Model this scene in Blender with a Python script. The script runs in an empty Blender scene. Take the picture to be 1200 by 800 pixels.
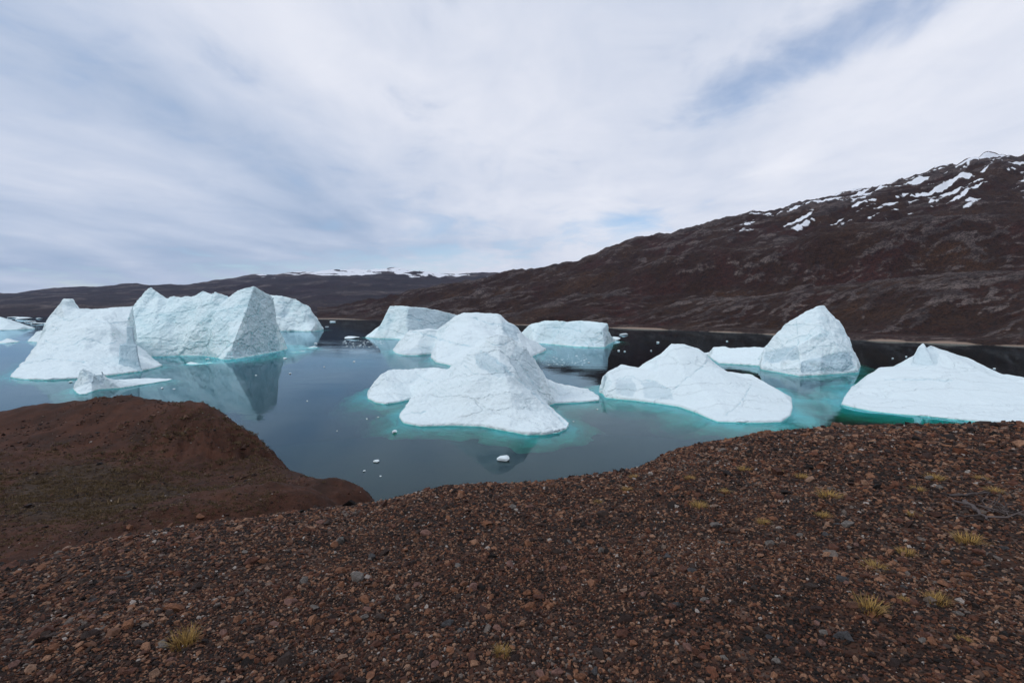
import bpy, bmesh, math, random
import numpy as np
from mathutils import Vector
from mathutils.geometry import delaunay_2d_cdt

# ------------------------------------------------------------------ camera, sky, sun, exposure
H = 40.0                      # eye height above the fjord, metres
F = 567.0                     # focal length in photo pixels (1200 wide)
PITCH = math.atan(38.0 / F)
scene = bpy.context.scene
col = scene.collection
cam_data = bpy.data.cameras.new('camera')
cam_data.sensor_width = 36.0
cam_data.lens = F / 1200 * 36.0
cam_data.clip_start = 0.1
cam_data.clip_end = 60000
cam = bpy.data.objects.new('camera', cam_data)
cam.location = (0, 0, H)
cam.rotation_euler = (math.pi / 2 - PITCH, 0, 0)
col.objects.link(cam)
scene.camera = cam

SUN_EL, SUN_AZ = math.radians(38), math.radians(-112)   # azimuth from +Y towards +X
sun_dir = Vector((math.sin(SUN_AZ) * math.cos(SUN_EL), math.cos(SUN_AZ) * math.cos(SUN_EL), math.sin(SUN_EL)))
sd = bpy.data.lights.new('sun', 'SUN')
sd.energy = 1.3
sd.angle = math.radians(18)
sd.color = (1.0, 0.96, 0.9)
sun = bpy.data.objects.new('sun', sd)
sun.rotation_euler = sun_dir.to_track_quat('Z', 'Y').to_euler()
sun.location = (0, 0, 300)
col.objects.link(sun)

world = bpy.data.worlds.new('World')
scene.world = world
world.use_nodes = True
def N(nt, typ, **kw):
    n = nt.nodes.new(typ)
    for k, v in kw.items():
        if k == 'ins':
            for kk, vv in v.items():
                if isinstance(vv, bpy.types.NodeSocket): nt.links.new(vv, n.inputs[kk])
                else: n.inputs[kk].default_value = vv
        else: setattr(n, k, v)
    return n
def M(nt, op, a, b=None, c=None, clamp=False):
    ins = {0: a}
    if b is not None: ins[1] = b
    if c is not None: ins[2] = c
    return N(nt, 'ShaderNodeMath', operation=op, use_clamp=clamp, ins=ins).outputs[0]
def VM(nt, op, a, b=None):
    ins = {0: a}
    if b is not None: ins[1] = b
    return N(nt, 'ShaderNodeVectorMath', operation=op, ins=ins).outputs[0]
def RAMP(nt, fac, stops):
    n = N(nt, 'ShaderNodeValToRGB', ins={0: fac})
    cr = n.color_ramp
    while len(cr.elements) < len(stops): cr.elements.new(0.5)
    for e, (p, c) in zip(cr.elements, stops):
        e.position = p
        e.color = (*c, 1) if len(c) == 3 else c
    return n.outputs[0]
def MIXC(nt, fac, a, b, blend='MIX'):
    n = N(nt, 'ShaderNodeMix', data_type='RGBA', blend_type=blend, clamp_factor=True)
    for idx, v in ((0, fac), (6, a), (7, b)):
        if isinstance(v, bpy.types.NodeSocket): nt.links.new(v, n.inputs[idx])
        else: n.inputs[idx].default_value = v if not isinstance(v, tuple) else ((*v, 1) if len(v) == 3 else v)
    return n.outputs[2]
def NOISE(nt, vec, scale, detail=4, rough=0.55, dist=0.0):
    return N(nt, 'ShaderNodeTexNoise', ins={'Vector': vec, 'Scale': scale, 'Detail': detail, 'Roughness': rough, 'Distortion': dist}).outputs[0]
def MR(nt, v, a, b, c=0.0, d=1.0):
    return N(nt, 'ShaderNodeMapRange', interpolation_type='SMOOTHSTEP', ins={0: v, 1: a, 2: b, 3: c, 4: d}).outputs[0]

wt = world.node_tree
wt.nodes.clear()
sky = N(wt, 'ShaderNodeTexSky', sky_type='NISHITA', sun_disc=False, sun_elevation=SUN_EL, sun_rotation=SUN_AZ, air_density=1.0, dust_density=0.2, ozone_density=3.0)
sky_bg = N(wt, 'ShaderNodeBackground', ins={0: sky.outputs[0], 1: 0.15})
gen = N(wt, 'ShaderNodeTexCoord').outputs['Generated']
sep = N(wt, 'ShaderNodeSeparateXYZ', ins={0: gen})
zc = M(wt, 'ADD', M(wt, 'MAXIMUM', sep.outputs[2], 0.0), 0.10)
qx = M(wt, 'DIVIDE', sep.outputs[0], zc)
qy = M(wt, 'DIVIDE', sep.outputs[1], zc)
# cloud sheet coordinates: streets run roughly along the line of sight
cl1 = N(wt, 'ShaderNodeCombineXYZ', ins={0: M(wt, 'ADD', qx, 3.1), 1: M(wt, 'MULTIPLY', qy, 0.45), 2: 1.7}).outputs[0]
cl2 = N(wt, 'ShaderNodeCombineXYZ', ins={0: M(wt, 'ADD', qx, 11.3), 1: M(wt, 'MULTIPLY', qy, 0.8), 2: 4.2}).outputs[0]
big = NOISE(wt, cl1, 0.35, 3, 0.5, 0.3)
mid = NOISE(wt, cl1, 0.8, 6, 0.52, 0.6)
fine = NOISE(wt, cl2, 2.6, 8, 0.6, 0.5)
veil = NOISE(wt, cl2, 0.55, 4, 0.5, 0.8)
dens = M(wt, 'ADD', M(wt, 'MULTIPLY', big, 0.30), M(wt, 'ADD', M(wt, 'MULTIPLY', mid, 0.34), M(wt, 'MULTIPLY', fine, 0.36)))
# a torn lane in the sheet, and thinner stretches low down towards the far hills
def blob(x0, y0, sx, sy, k=0.0):
    dx = M(wt, 'DIVIDE', M(wt, 'ADD', M(wt, 'SUBTRACT', qx, x0), M(wt, 'MULTIPLY', M(wt, 'SUBTRACT', qy, y0), k)), sx)
    dy = M(wt, 'DIVIDE', M(wt, 'SUBTRACT', qy, y0), sy)
    return M(wt, 'EXPONENT', M(wt, 'MULTIPLY', M(wt, 'ADD', M(wt, 'MULTIPLY', dx, dx), M(wt, 'MULTIPLY', dy, dy)), -1.0))
lane = blob(1.00, 1.40, 0.26, 0.62, 0.42)
low = blob(-2.6, 5.6, 2.4, 1.7)
low2 = blob(0.85, 3.7, 0.35, 0.6, 0.2)
dens = M(wt, 'SUBTRACT', dens, M(wt, 'ADD', M(wt, 'MULTIPLY', lane, 0.20), M(wt, 'ADD', M(wt, 'MULTIPLY', low, 0.17), M(wt, 'MULTIPLY', low2, 0.15))))
cover = MR(wt, dens, 0.26, 0.46, 0.22, 1.0)
bank = MR(wt, M(wt, 'ADD', qx, M(wt, 'MULTIPLY', M(wt, 'SUBTRACT', veil, 0.5), 3.0)), -2.8, 0.5, -0.24, 0.22)
tone = M(wt, 'ADD', M(wt, 'MULTIPLY', mid, 0.50), M(wt, 'ADD', M(wt, 'MULTIPLY', veil, 0.36), M(wt, 'MULTIPLY', fine, 0.20)))
shade = RAMP(wt, M(wt, 'ADD', MR(wt, tone, 0.22, 0.84), bank),
             [(0.0, (0.33, 0.43, 0.60)), (0.38, (0.53, 0.60, 0.74)), (0.75, (0.74, 0.77, 0.86)), (1.0, (0.86, 0.87, 0.93))])
cloud_bg = N(wt, 'ShaderNodeBackground', ins={0: shade, 1: 1.06})
wmix = N(wt, 'ShaderNodeMixShader', ins={0: M(wt, 'MULTIPLY', cover, 0.96), 1: sky_bg.outputs[0], 2: cloud_bg.outputs[0]})
wo = N(wt, 'ShaderNodeOutputWorld', ins={0: wmix.outputs[0]})

scene.view_settings.view_transform = 'Standard'
scene.view_settings.look = 'None'
scene.view_settings.exposure = 0.0
scene.view_settings.gamma = 1.0
scene.view_settings.use_curve_mapping = False
scene.render.engine = 'CYCLES'
cy = scene.cycles
cy.use_denoising = True
cy.denoiser = 'OPENIMAGEDENOISE'
cy.max_bounces = 8
cy.diffuse_bounces = 2
cy.glossy_bounces = 3
cy.transmission_bounces = 6
cy.volume_bounces = 0
cy.sample_clamp_indirect = 6.0
cy.caustics_refractive = True
cy.caustics_reflective = False
cy.use_adaptive_sampling = True
cy.adaptive_threshold = 0.01

# ------------------------------------------------------------------ helpers
rng = np.random.default_rng(7)
random.seed(7)
cp, sp_ = math.cos(PITCH), math.sin(PITCH)
def ray(px, py):
    a = (px - 600.0) / F; b = -(py - 400.0) / F
    return np.array([a, b * sp_ + cp, b * cp - sp_])
def P(px, py, Y):                        # point of the pixel's ray at forward distance Y
    d = ray(px, py); t = Y / d[1]
    return np.array([d[0] * t, Y, H + d[2] * t])
def W(px, py):                           # where the pixel's ray meets the water
    d = ray(px, py); t = -H / d[2]
    return np.array([d[0] * t, d[1] * t, 0.0])
def BK(px, Y):                           # waterline point hidden behind, by bearing and distance
    x = (px - 600.0) / F
    return np.array([x * Y * 1.0, Y, 0.0])

def _hash(ix, iy, iz, seed):
    with np.errstate(over='ignore'):
        h = (ix.astype(np.uint32) * np.uint32(374761393) + iy.astype(np.uint32) * np.uint32(668265263)
             + iz.astype(np.uint32) * np.uint32(2147483647) + np.uint32(seed * 974711 + 17))
        h = (h ^ (h >> np.uint32(13))) * np.uint32(1274126177)
        h = (h ^ (h >> np.uint32(15))) * np.uint32(2246822519)
        h = h ^ (h >> np.uint32(16))
    return h
def gnoise(p, seed=0):                   # gradient noise about -1..1
    i = np.floor(p).astype(np.int64); f = p - i
    u = f * f * f * (f * (f * 6 - 15) + 10)
    out = 0
    for dx in (0, 1):
        wx = u[:, 0] if dx else 1 - u[:, 0]
        for dy in (0, 1):
            wy = u[:, 1] if dy else 1 - u[:, 1]
            for dz in (0, 1):
                wz = u[:, 2] if dz else 1 - u[:, 2]
                h = _hash(i[:, 0] + dx, i[:, 1] + dy, i[:, 2] + dz, seed)
                gx = (h & np.uint32(1023)) / 511.5 - 1; gy = ((h >> np.uint32(10)) & np.uint32(1023)) / 511.5 - 1
                gz = ((h >> np.uint32(20)) & np.uint32(1023)) / 511.5 - 1
                out = out + wx * wy * wz * (gx * (f[:, 0] - dx) + gy * (f[:, 1] - dy) + gz * (f[:, 2] - dz))
    return out * 1.6
def fbm(p, octaves=4, gain=0.5, seed=0, ridged=False):
    a, s, out = 1.0, 1.0, 0.0
    for o in range(octaves):
        n = gnoise(p * s + 13.7 * o, seed + o)
        out = out + a * ((1 - 2 * np.abs(n)) if ridged else n)
        a *= gain; s *= 2.03
    return out
def worley(p, seed=0):                   # F1, F2 and the nearest cell's random value
    i = np.floor(p).astype(np.int64)
    f1 = np.full(len(p), 9.0); f2 = f1.copy(); rv = np.zeros(len(p))
    for dx in (-1, 0, 1):
        for dy in (-1, 0, 1):
            for dz in (-1, 0, 1):
                c = i + np.array([dx, dy, dz])
                h = _hash(c[:, 0], c[:, 1], c[:, 2], seed)
                q = c + np.stack([(h & np.uint32(1023)) / 1023., ((h >> np.uint32(10)) & np.uint32(1023)) / 1023., ((h >> np.uint32(20)) & np.uint32(1023)) / 1023.], 1)
                d = np.linalg.norm(p - q, axis=1)
                near = d < f1
                f2 = np.where(near, f1, np.minimum(f2, d)); rv = np.where(near, (h % np.uint32(997)) / 997., rv); f1 = np.where(near, d, f1)
    return f1, f2, rv

def tag(o, label=None, cat=None, group=None, kind=None):
    if label: o['label'] = label
    if cat: o['category'] = cat
    if group: o['group'] = group
    if kind: o['kind'] = kind
    return o
def mesh_np(name, verts, faces, smooth=True):
    me = bpy.data.meshes.new(name)
    faces = np.asarray(faces, dtype=np.int32); k = faces.shape[1]
    me.vertices.add(len(verts)); me.vertices.foreach_set('co', np.asarray(verts, dtype=np.float32).ravel())
    me.loops.add(faces.size); me.loops.foreach_set('vertex_index', faces.ravel())
    me.polygons.add(len(faces)); me.polygons.foreach_set('loop_start', np.arange(len(faces), dtype=np.int32) * k)
    me.polygons.foreach_set('loop_total', np.full(len(faces), k, dtype=np.int32))
    me.update(calc_edges=True)
    me.polygons.foreach_set('use_smooth', np.full(len(faces), smooth, dtype=bool))
    return me
def grid_faces(nr, nc, wrap=False):
    a = np.arange(nr * nc).reshape(nr, nc)
    if wrap: a = np.concatenate([a, a[:, :1]], 1)
    return np.stack([a[:-1, :-1], a[:-1, 1:], a[1:, 1:], a[1:, :-1]], -1).reshape(-1, 4)
def add_attr(me, name, vals):
    at = me.attributes.new(name, 'FLOAT', 'POINT'); at.data.foreach_set('value', np.asarray(vals, dtype=np.float32))
def obj(name, me, mat=None, parent=None):
    o = bpy.data.objects.new(name, me); col.objects.link(o)
    if mat is not None and not me.materials: me.materials.append(mat)
    if parent: o.parent = parent
    return o
def smooth1(x, k):
    return np.convolve(np.pad(x, k, mode='edge'), np.ones(2 * k + 1) / (2 * k + 1), 'valid')

# ------------------------------------------------------------------ materials
def new_mat(name):
    m = bpy.data.materials.new(name); m.use_nodes = True
    nt = m.node_tree; nt.nodes.clear()
    out = N(nt, 'ShaderNodeOutputMaterial')
    return m, nt, out
def principled(nt, out, color, rough=0.8, normal=None, spec=0.3):
    b = N(nt, 'ShaderNodeBsdfPrincipled', ins={'Roughness': rough, 'Specular IOR Level': spec})
    if isinstance(color, bpy.types.NodeSocket): nt.links.new(color, b.inputs['Base Color'])
    else: b.inputs['Base Color'].default_value = (*color, 1)
    if normal is not None: nt.links.new(normal, b.inputs['Normal'])
    nt.links.new(b.outputs[0], out.inputs[0])
    return b
def BUMP(nt, height, strength, dist, normal=None):
    ins = {'Height': height, 'Strength': strength, 'Distance': dist}
    if normal is not None: ins['Normal'] = normal
    return N(nt, 'ShaderNodeBump', ins=ins).outputs[0]

def ice_material(name, blue=0.35, scale=1.0, rot=0.6, snow=(0.76, 0.87, 0.895), ice=(0.42, 0.64, 0.71), sea=0.9, relief=0.6):
    m, nt, out = new_mat(name)
    pos = N(nt, 'ShaderNodeNewGeometry').outputs['Position']
    z = N(nt, 'ShaderNodeSeparateXYZ', ins={0: pos}).outputs[2]
    mp = N(nt, 'ShaderNodeMapping', ins={'Vector': pos, 'Rotation': (0.3, rot, 0.5), 'Scale': (0.25, 1.0, 1.4)}).outputs[0]
    streak = NOISE(nt, mp, 0.16 * scale, 7, 0.62, 0.5)
    patch = NOISE(nt, pos, 0.035 * scale, 4, 0.55, 0.4)
    warp = N(nt, 'ShaderNodeTexNoise', ins={'Vector': pos, 'Scale': 0.12 * scale, 'Detail': 4}).outputs[1]
    crack = N(nt, 'ShaderNodeTexVoronoi', feature='DISTANCE_TO_EDGE', ins={'Vector': VM(nt, 'ADD', mp, N(nt, 'ShaderNodeVectorMath', operation='SCALE', ins={0: warp, 'Scale': 8.0}).outputs[0]), 'Scale': 0.06 * scale}).outputs[0]
    crk = MR(nt, crack, 0.0, 0.03, 1.0, 0.0)
    steepness = N(nt, 'ShaderNodeAttribute', attribute_name='steep').outputs['Fac']  # steeper ice takes more of the blue streaks and cracks
    bare = N(nt, 'ShaderNodeAttribute', attribute_name='bare').outputs['Fac']  # mask for bare ice and for shade painted on faces
    grv = N(nt, 'ShaderNodeAttribute', attribute_name='groove').outputs['Fac']
    f = M(nt, 'ADD', M(nt, 'MULTIPLY', MR(nt, streak, 0.45, 0.70), 0.6), M(nt, 'MULTIPLY', MR(nt, patch, 0.48, 0.66), 0.5))
    f = M(nt, 'MULTIPLY', f, M(nt, 'ADD', M(nt, 'MULTIPLY', steepness, 0.85), 0.15))
    c1 = MIXC(nt, M(nt, 'MULTIPLY', f, blue * 1.6, clamp=True), snow, ice)
    bare_shadec = RAMP(nt, streak, [(0.3, (0.30, 0.45, 0.52)), (0.5, (0.45, 0.60, 0.67)), (0.7, (0.66, 0.78, 0.83))])  # grey blue of bare ice, also used to paint in shade
    c1 = MIXC(nt, bare, c1, bare_shadec)
    c2 = MIXC(nt, M(nt, 'MULTIPLY', M(nt, 'MULTIPLY', crk, steepness), blue * 0.8), c1, (0.22, 0.47, 0.54))
    c2 = MIXC(nt, M(nt, 'MULTIPLY', grv, 0.75, clamp=True), c2, (0.40, 0.63, 0.71))
    wet = MR(nt, z, 0.05, 0.35, 1.0, 0.0)
    c3 = MIXC(nt, M(nt, 'MULTIPLY', wet, sea), c2, (0.26, 0.88, 0.80))
    bn = M(nt, 'ADD', M(nt, 'MULTIPLY', streak, 0.8), M(nt, 'MULTIPLY', NOISE(nt, pos, 0.9 * scale, 6, 0.6), 0.45))
    bn = M(nt, 'SUBTRACT', bn, M(nt, 'MULTIPLY', crk, 0.25))
    principled(nt, out, c3, 0.6, BUMP(nt, bn, relief, 1.5 / scale), 0.3)
    return m
ICE_SMOOTH = ice_material('ice_smooth', 0.22, 1.0, relief=0.85)
ICE_ROUGH = ice_material('ice_weathered', 0.34, 0.8, 0.6, (0.75, 0.865, 0.89))
ICE_FAR = ice_material('ice_chiselled', 0.44, 0.55, 1.1, (0.74, 0.88, 0.905), (0.38, 0.63, 0.69))
ICE_SMALL = ice_material('ice_small', 0.10, 5.0, sea=0.0)
ICE_SHADED = ice_material('ice_shaded', 0.5, 1.6, 1.4, (0.50, 0.64, 0.70), (0.28, 0.44, 0.52))  # the pinnacle's grey blue shade, put into its ice colour

# water: clear reflecting surface over a body that swallows red light first
WATER, nt, out = new_mat('water')
pos = N(nt, 'ShaderNodeNewGeometry').outputs['Position']
wv = N(nt, 'ShaderNodeMapping', ins={'Vector': pos, 'Scale': (0.55, 1.0, 1.0), 'Rotation': (0, 0, 0.35)}).outputs[0]
n1 = NOISE(nt, wv, 0.9, 3, 0.5)
n2 = NOISE(nt, wv, 0.13, 3, 0.5, 0.3)
calm = MR(nt, NOISE(nt, wv, 0.018, 3, 0.5, 0.6), 0.40, 0.62, 0.25, 1.0)
hgt = M(nt, 'MULTIPLY', M(nt, 'ADD', M(nt, 'MULTIPLY', n1, 0.05), M(nt, 'MULTIPLY', n2, 0.16)), calm)
glass = N(nt, 'ShaderNodeBsdfGlass', ins={'Color': (0.66, 0.88, 0.98, 1), 'Roughness': 0.0, 'IOR': 1.333, 'Normal': BUMP(nt, hgt, 0.42, 1.0)})
nt.links.new(glass.outputs[0], out.inputs[0])
vol = N(nt, 'ShaderNodeVolumeAbsorption', ins={'Color': (0.0, 0.935, 0.905, 1), 'Density': 1.0})
nt.links.new(vol.outputs[0], out.inputs[1])

SEABED, nt, out = new_mat('seabed')
principled(nt, out, (0.03, 0.04, 0.05), 0.9)

# far shore rock
def hill_material(name, far=False):
    m, nt, out = new_mat(name)
    geo = N(nt, 'ShaderNodeNewGeometry')
    pos = geo.outputs['Position']
    nz = N(nt, 'ShaderNodeSeparateXYZ', ins={0: geo.outputs['Normal']}).outputs[2]
    s = 0.35 if far else 1.0
    a = NOISE(nt, pos, 0.006 * s, 6, 0.6, 0.4)
    mp = N(nt, 'ShaderNodeMapping', ins={'Vector': pos, 'Rotation': (0, 0.25, 0.3), 'Scale': (0.35, 0.6, 1.6)}).outputs[0]
    b = NOISE(nt, mp, 0.03 * s, 8, 0.66, 0.5)
    c = NOISE(nt, pos, 0.11 * s, 6, 0.65)
    veg = RAMP(nt, a, [(0.30, (0.042, 0.019, 0.023)), (0.5, (0.028, 0.017, 0.018)), (0.68, (0.048, 0.024, 0.022))] if far else [(0.30, (0.066, 0.024, 0.018)), (0.5, (0.044, 0.022, 0.014)), (0.68, (0.078, 0.038, 0.019))])
    rock = RAMP(nt, b, [(0.32, (0.030, 0.022, 0.022)), (0.50, (0.105, 0.080, 0.074)), (0.70, (0.25, 0.20, 0.18))])
    bare = N(nt, 'ShaderNodeAttribute', attribute_name='bare').outputs['Fac']
    fac = MR(nt, M(nt, 'ADD', M(nt, 'ADD', bare, M(nt, 'MULTIPLY', b, 0.9)), M(nt, 'MULTIPLY', c, 0.35)), 0.68, 1.0)
    base = MIXC(nt, M(nt, 'MULTIPLY', fac, 0.85), veg, rock)
    base = MIXC(nt, MR(nt, c, 0.35, 0.62, 0.55, 0.0), base, (0.014, 0.011, 0.011))
    e = NOISE(nt, pos, 0.33 * s, 5, 0.7)
    base = MIXC(nt, MR(nt, e, 0.40, 0.55, 0.85, 0.0), base, MIXC(nt, 0.8, base, (0.006, 0.004, 0.005)))
    scree = N(nt, 'ShaderNodeAttribute', attribute_name='scree').outputs['Fac']
    base = MIXC(nt, MR(nt, M(nt, 'ADD', scree, M(nt, 'MULTIPLY', c, 0.4)), 0.62, 0.9), base, (0.30, 0.22, 0.17))
    snow = N(nt, 'ShaderNodeAttribute', attribute_name='snow').outputs['Fac']
    sm = MR(nt, M(nt, 'ADD', snow, M(nt, 'MULTIPLY', c, 0.35)), 0.62, 0.74)
    base = MIXC(nt, sm, base, (0.80, 0.83, 0.88))
    bh = M(nt, 'ADD', M(nt, 'MULTIPLY', e, 1.6 / s), M(nt, 'ADD', M(nt, 'MULTIPLY', b, 8.0 / s), M(nt, 'MULTIPLY', c, 4.0 / s)))
    principled(nt, out, base, 0.9, BUMP(nt, bh, 1.0, 1.0), 0.15)
    return m
HILL = hill_material('shore_rock')
FARHILL = hill_material('far_rock', True)

# foreground gravel ground
GROUND, nt, out = new_mat('gravel_ground')
geo = N(nt, 'ShaderNodeNewGeometry'); pos = geo.outputs['Position']
soil = N(nt, 'ShaderNodeAttribute', attribute_name='soil').outputs['Fac']
g1 = NOISE(nt, pos, 0.25, 6, 0.6, 0.3)
g2 = NOISE(nt, pos, 2.2, 8, 0.68)
vor = N(nt, 'ShaderNodeTexVoronoi', ins={'Vector': pos, 'Scale': 9.0})
peb = RAMP(nt, N(nt, 'ShaderNodeSeparateColor', ins={0: vor.outputs['Color']}).outputs[0],
           [(0.0, (0.014, 0.009, 0.008)), (0.45, (0.040, 0.021, 0.015)), (0.8, (0.075, 0.036, 0.022)), (1.0, (0.13, 0.085, 0.065))])
gcol = MIXC(nt, MR(nt, g2, 0.35, 0.65), (0.016, 0.011, 0.009), peb)
red = RAMP(nt, g1, [(0.34, (0.036, 0.017, 0.011)), (0.52, (0.062, 0.025, 0.015)), (0.70, (0.088, 0.036, 0.021))])
oliv = RAMP(nt, g2, [(0.35, (0.020, 0.012, 0.008)), (0.52, (0.044, 0.027, 0.017)), (0.70, (0.085, 0.056, 0.034))])
tuft = N(nt, 'ShaderNodeAttribute', attribute_name='olive').outputs['Fac']
soilc = MIXC(nt, MR(nt, g2, 0.30, 0.60, 0.5, 0.0), red, (0.020, 0.012, 0.009))
soilc = MIXC(nt, MR(nt, M(nt, 'ADD', tuft, M(nt, 'MULTIPLY', g1, 0.5)), 0.55, 0.85), soilc, oliv)
gcol = MIXC(nt, soil, gcol, soilc)
gb = M(nt, 'ADD', M(nt, 'MULTIPLY', vor.outputs['Distance'], -0.05), M(nt, 'MULTIPLY', g2, 0.10))
principled(nt, out, gcol, 0.92, BUMP(nt, gb, 0.8, 1.0), 0.2)

def stone_mat(name, stops=None, color=None):
    m, nt, out = new_mat(name)
    oi = N(nt, 'ShaderNodeObjectInfo')
    tc = N(nt, 'ShaderNodeTexCoord').outputs['Object']
    sp = NOISE(nt, tc, 6.0, 6, 0.65)
    if stops:
        patch = NOISE(nt, oi.outputs['Location'], 0.55, 3, 0.5)
        base = RAMP(nt, M(nt, 'ADD', oi.outputs['Random'], M(nt, 'MULTIPLY', M(nt, 'SUBTRACT', patch, 0.5), 0.55), clamp=True), stops)
    else:
        base = MIXC(nt, M(nt, 'MULTIPLY', oi.outputs['Random'], 0.5), color, tuple(c * 0.6 for c in color))
    if stops:
        rare = M(nt, 'GREATER_THAN', M(nt, 'FRACT', M(nt, 'MULTIPLY', oi.outputs['Random'], 173.7)), 0.985)
        base = MIXC(nt, rare, base, (0.50, 0.43, 0.38))
    base = MIXC(nt, MR(nt, sp, 0.35, 0.7, 0.65, 0.0), base, MIXC(nt, 0.75, base, (0.008, 0.006, 0.005)))
    principled(nt, out, base, 0.8, BUMP(nt, sp, 0.5, 0.25), 0.3)
    return m
GRAVEL = stone_mat('gravel', [(0.0, (0.010, 0.007, 0.006)), (0.22, (0.032, 0.015, 0.011)), (0.42, (0.095, 0.034, 0.018)), (0.58, (0.19, 0.068, 0.033)),
                              (0.68, (0.070, 0.048, 0.038)), (0.82, (0.31, 0.135, 0.068)), (0.94, (0.42, 0.235, 0.145)), (1.0, (0.20, 0.16, 0.135))])
GRIT = stone_mat('grit', [(0.0, (0.010, 0.006, 0.005)), (0.3, (0.036, 0.016, 0.010)), (0.7, (0.085, 0.035, 0.020)), (0.93, (0.17, 0.085, 0.052)), (1.0, (0.22, 0.16, 0.12))])
STONES = {'rust red': stone_mat('stone_rust', color=(0.145, 0.058, 0.036)), 'orange': stone_mat('stone_orange', color=(0.27, 0.115, 0.058)),
          'dark brown': stone_mat('stone_brown', color=(0.055, 0.033, 0.025)), 'slate grey': stone_mat('stone_slate', color=(0.085, 0.082, 0.085)),
          'pale grey': stone_mat('stone_pale', color=(0.20, 0.175, 0.155)), 'pink': stone_mat('stone_pink', color=(0.26, 0.135, 0.105))}
def blade_mat(name, c1, c2):
    m, nt, out = new_mat(name)
    pos = N(nt, 'ShaderNodeNewGeometry')
    r = pos.outputs['Random Per Island']
    principled(nt, out, MIXC(nt, r, c1, c2), 0.7, None, 0.2)
    return m
GRASS = blade_mat('dry_grass', (0.46, 0.29, 0.085), (0.17, 0.105, 0.04))
HEATH = blade_mat('heath', (0.014, 0.009, 0.006), (0.20, 0.135, 0.068))
TWIG = blade_mat('weathered_wood', (0.13, 0.105, 0.10), (0.04, 0.03, 0.027))

# ------------------------------------------------------------------ water and seabed
def box_mesh(name, x0, x1, y0, y1, z0, z1):
    v = [(x, y, z) for z in (z0, z1) for y in (y0, y1) for x in (x0, x1)]
    f = [(0, 2, 3, 1), (4, 5, 7, 6), (0, 1, 5, 4), (2, 6, 7, 3), (0, 4, 6, 2), (1, 3, 7, 5)]
    return mesh_np(name, v, f, False)
tag(obj('water', box_mesh('water', -16000, 16000, -300, 24000, -60, 0.0), WATER), kind='structure')
tag(obj('seabed', box_mesh('seabed', -16100, 16100, -400, 24100, -64, -60.05), SEABED), kind='structure')

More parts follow.
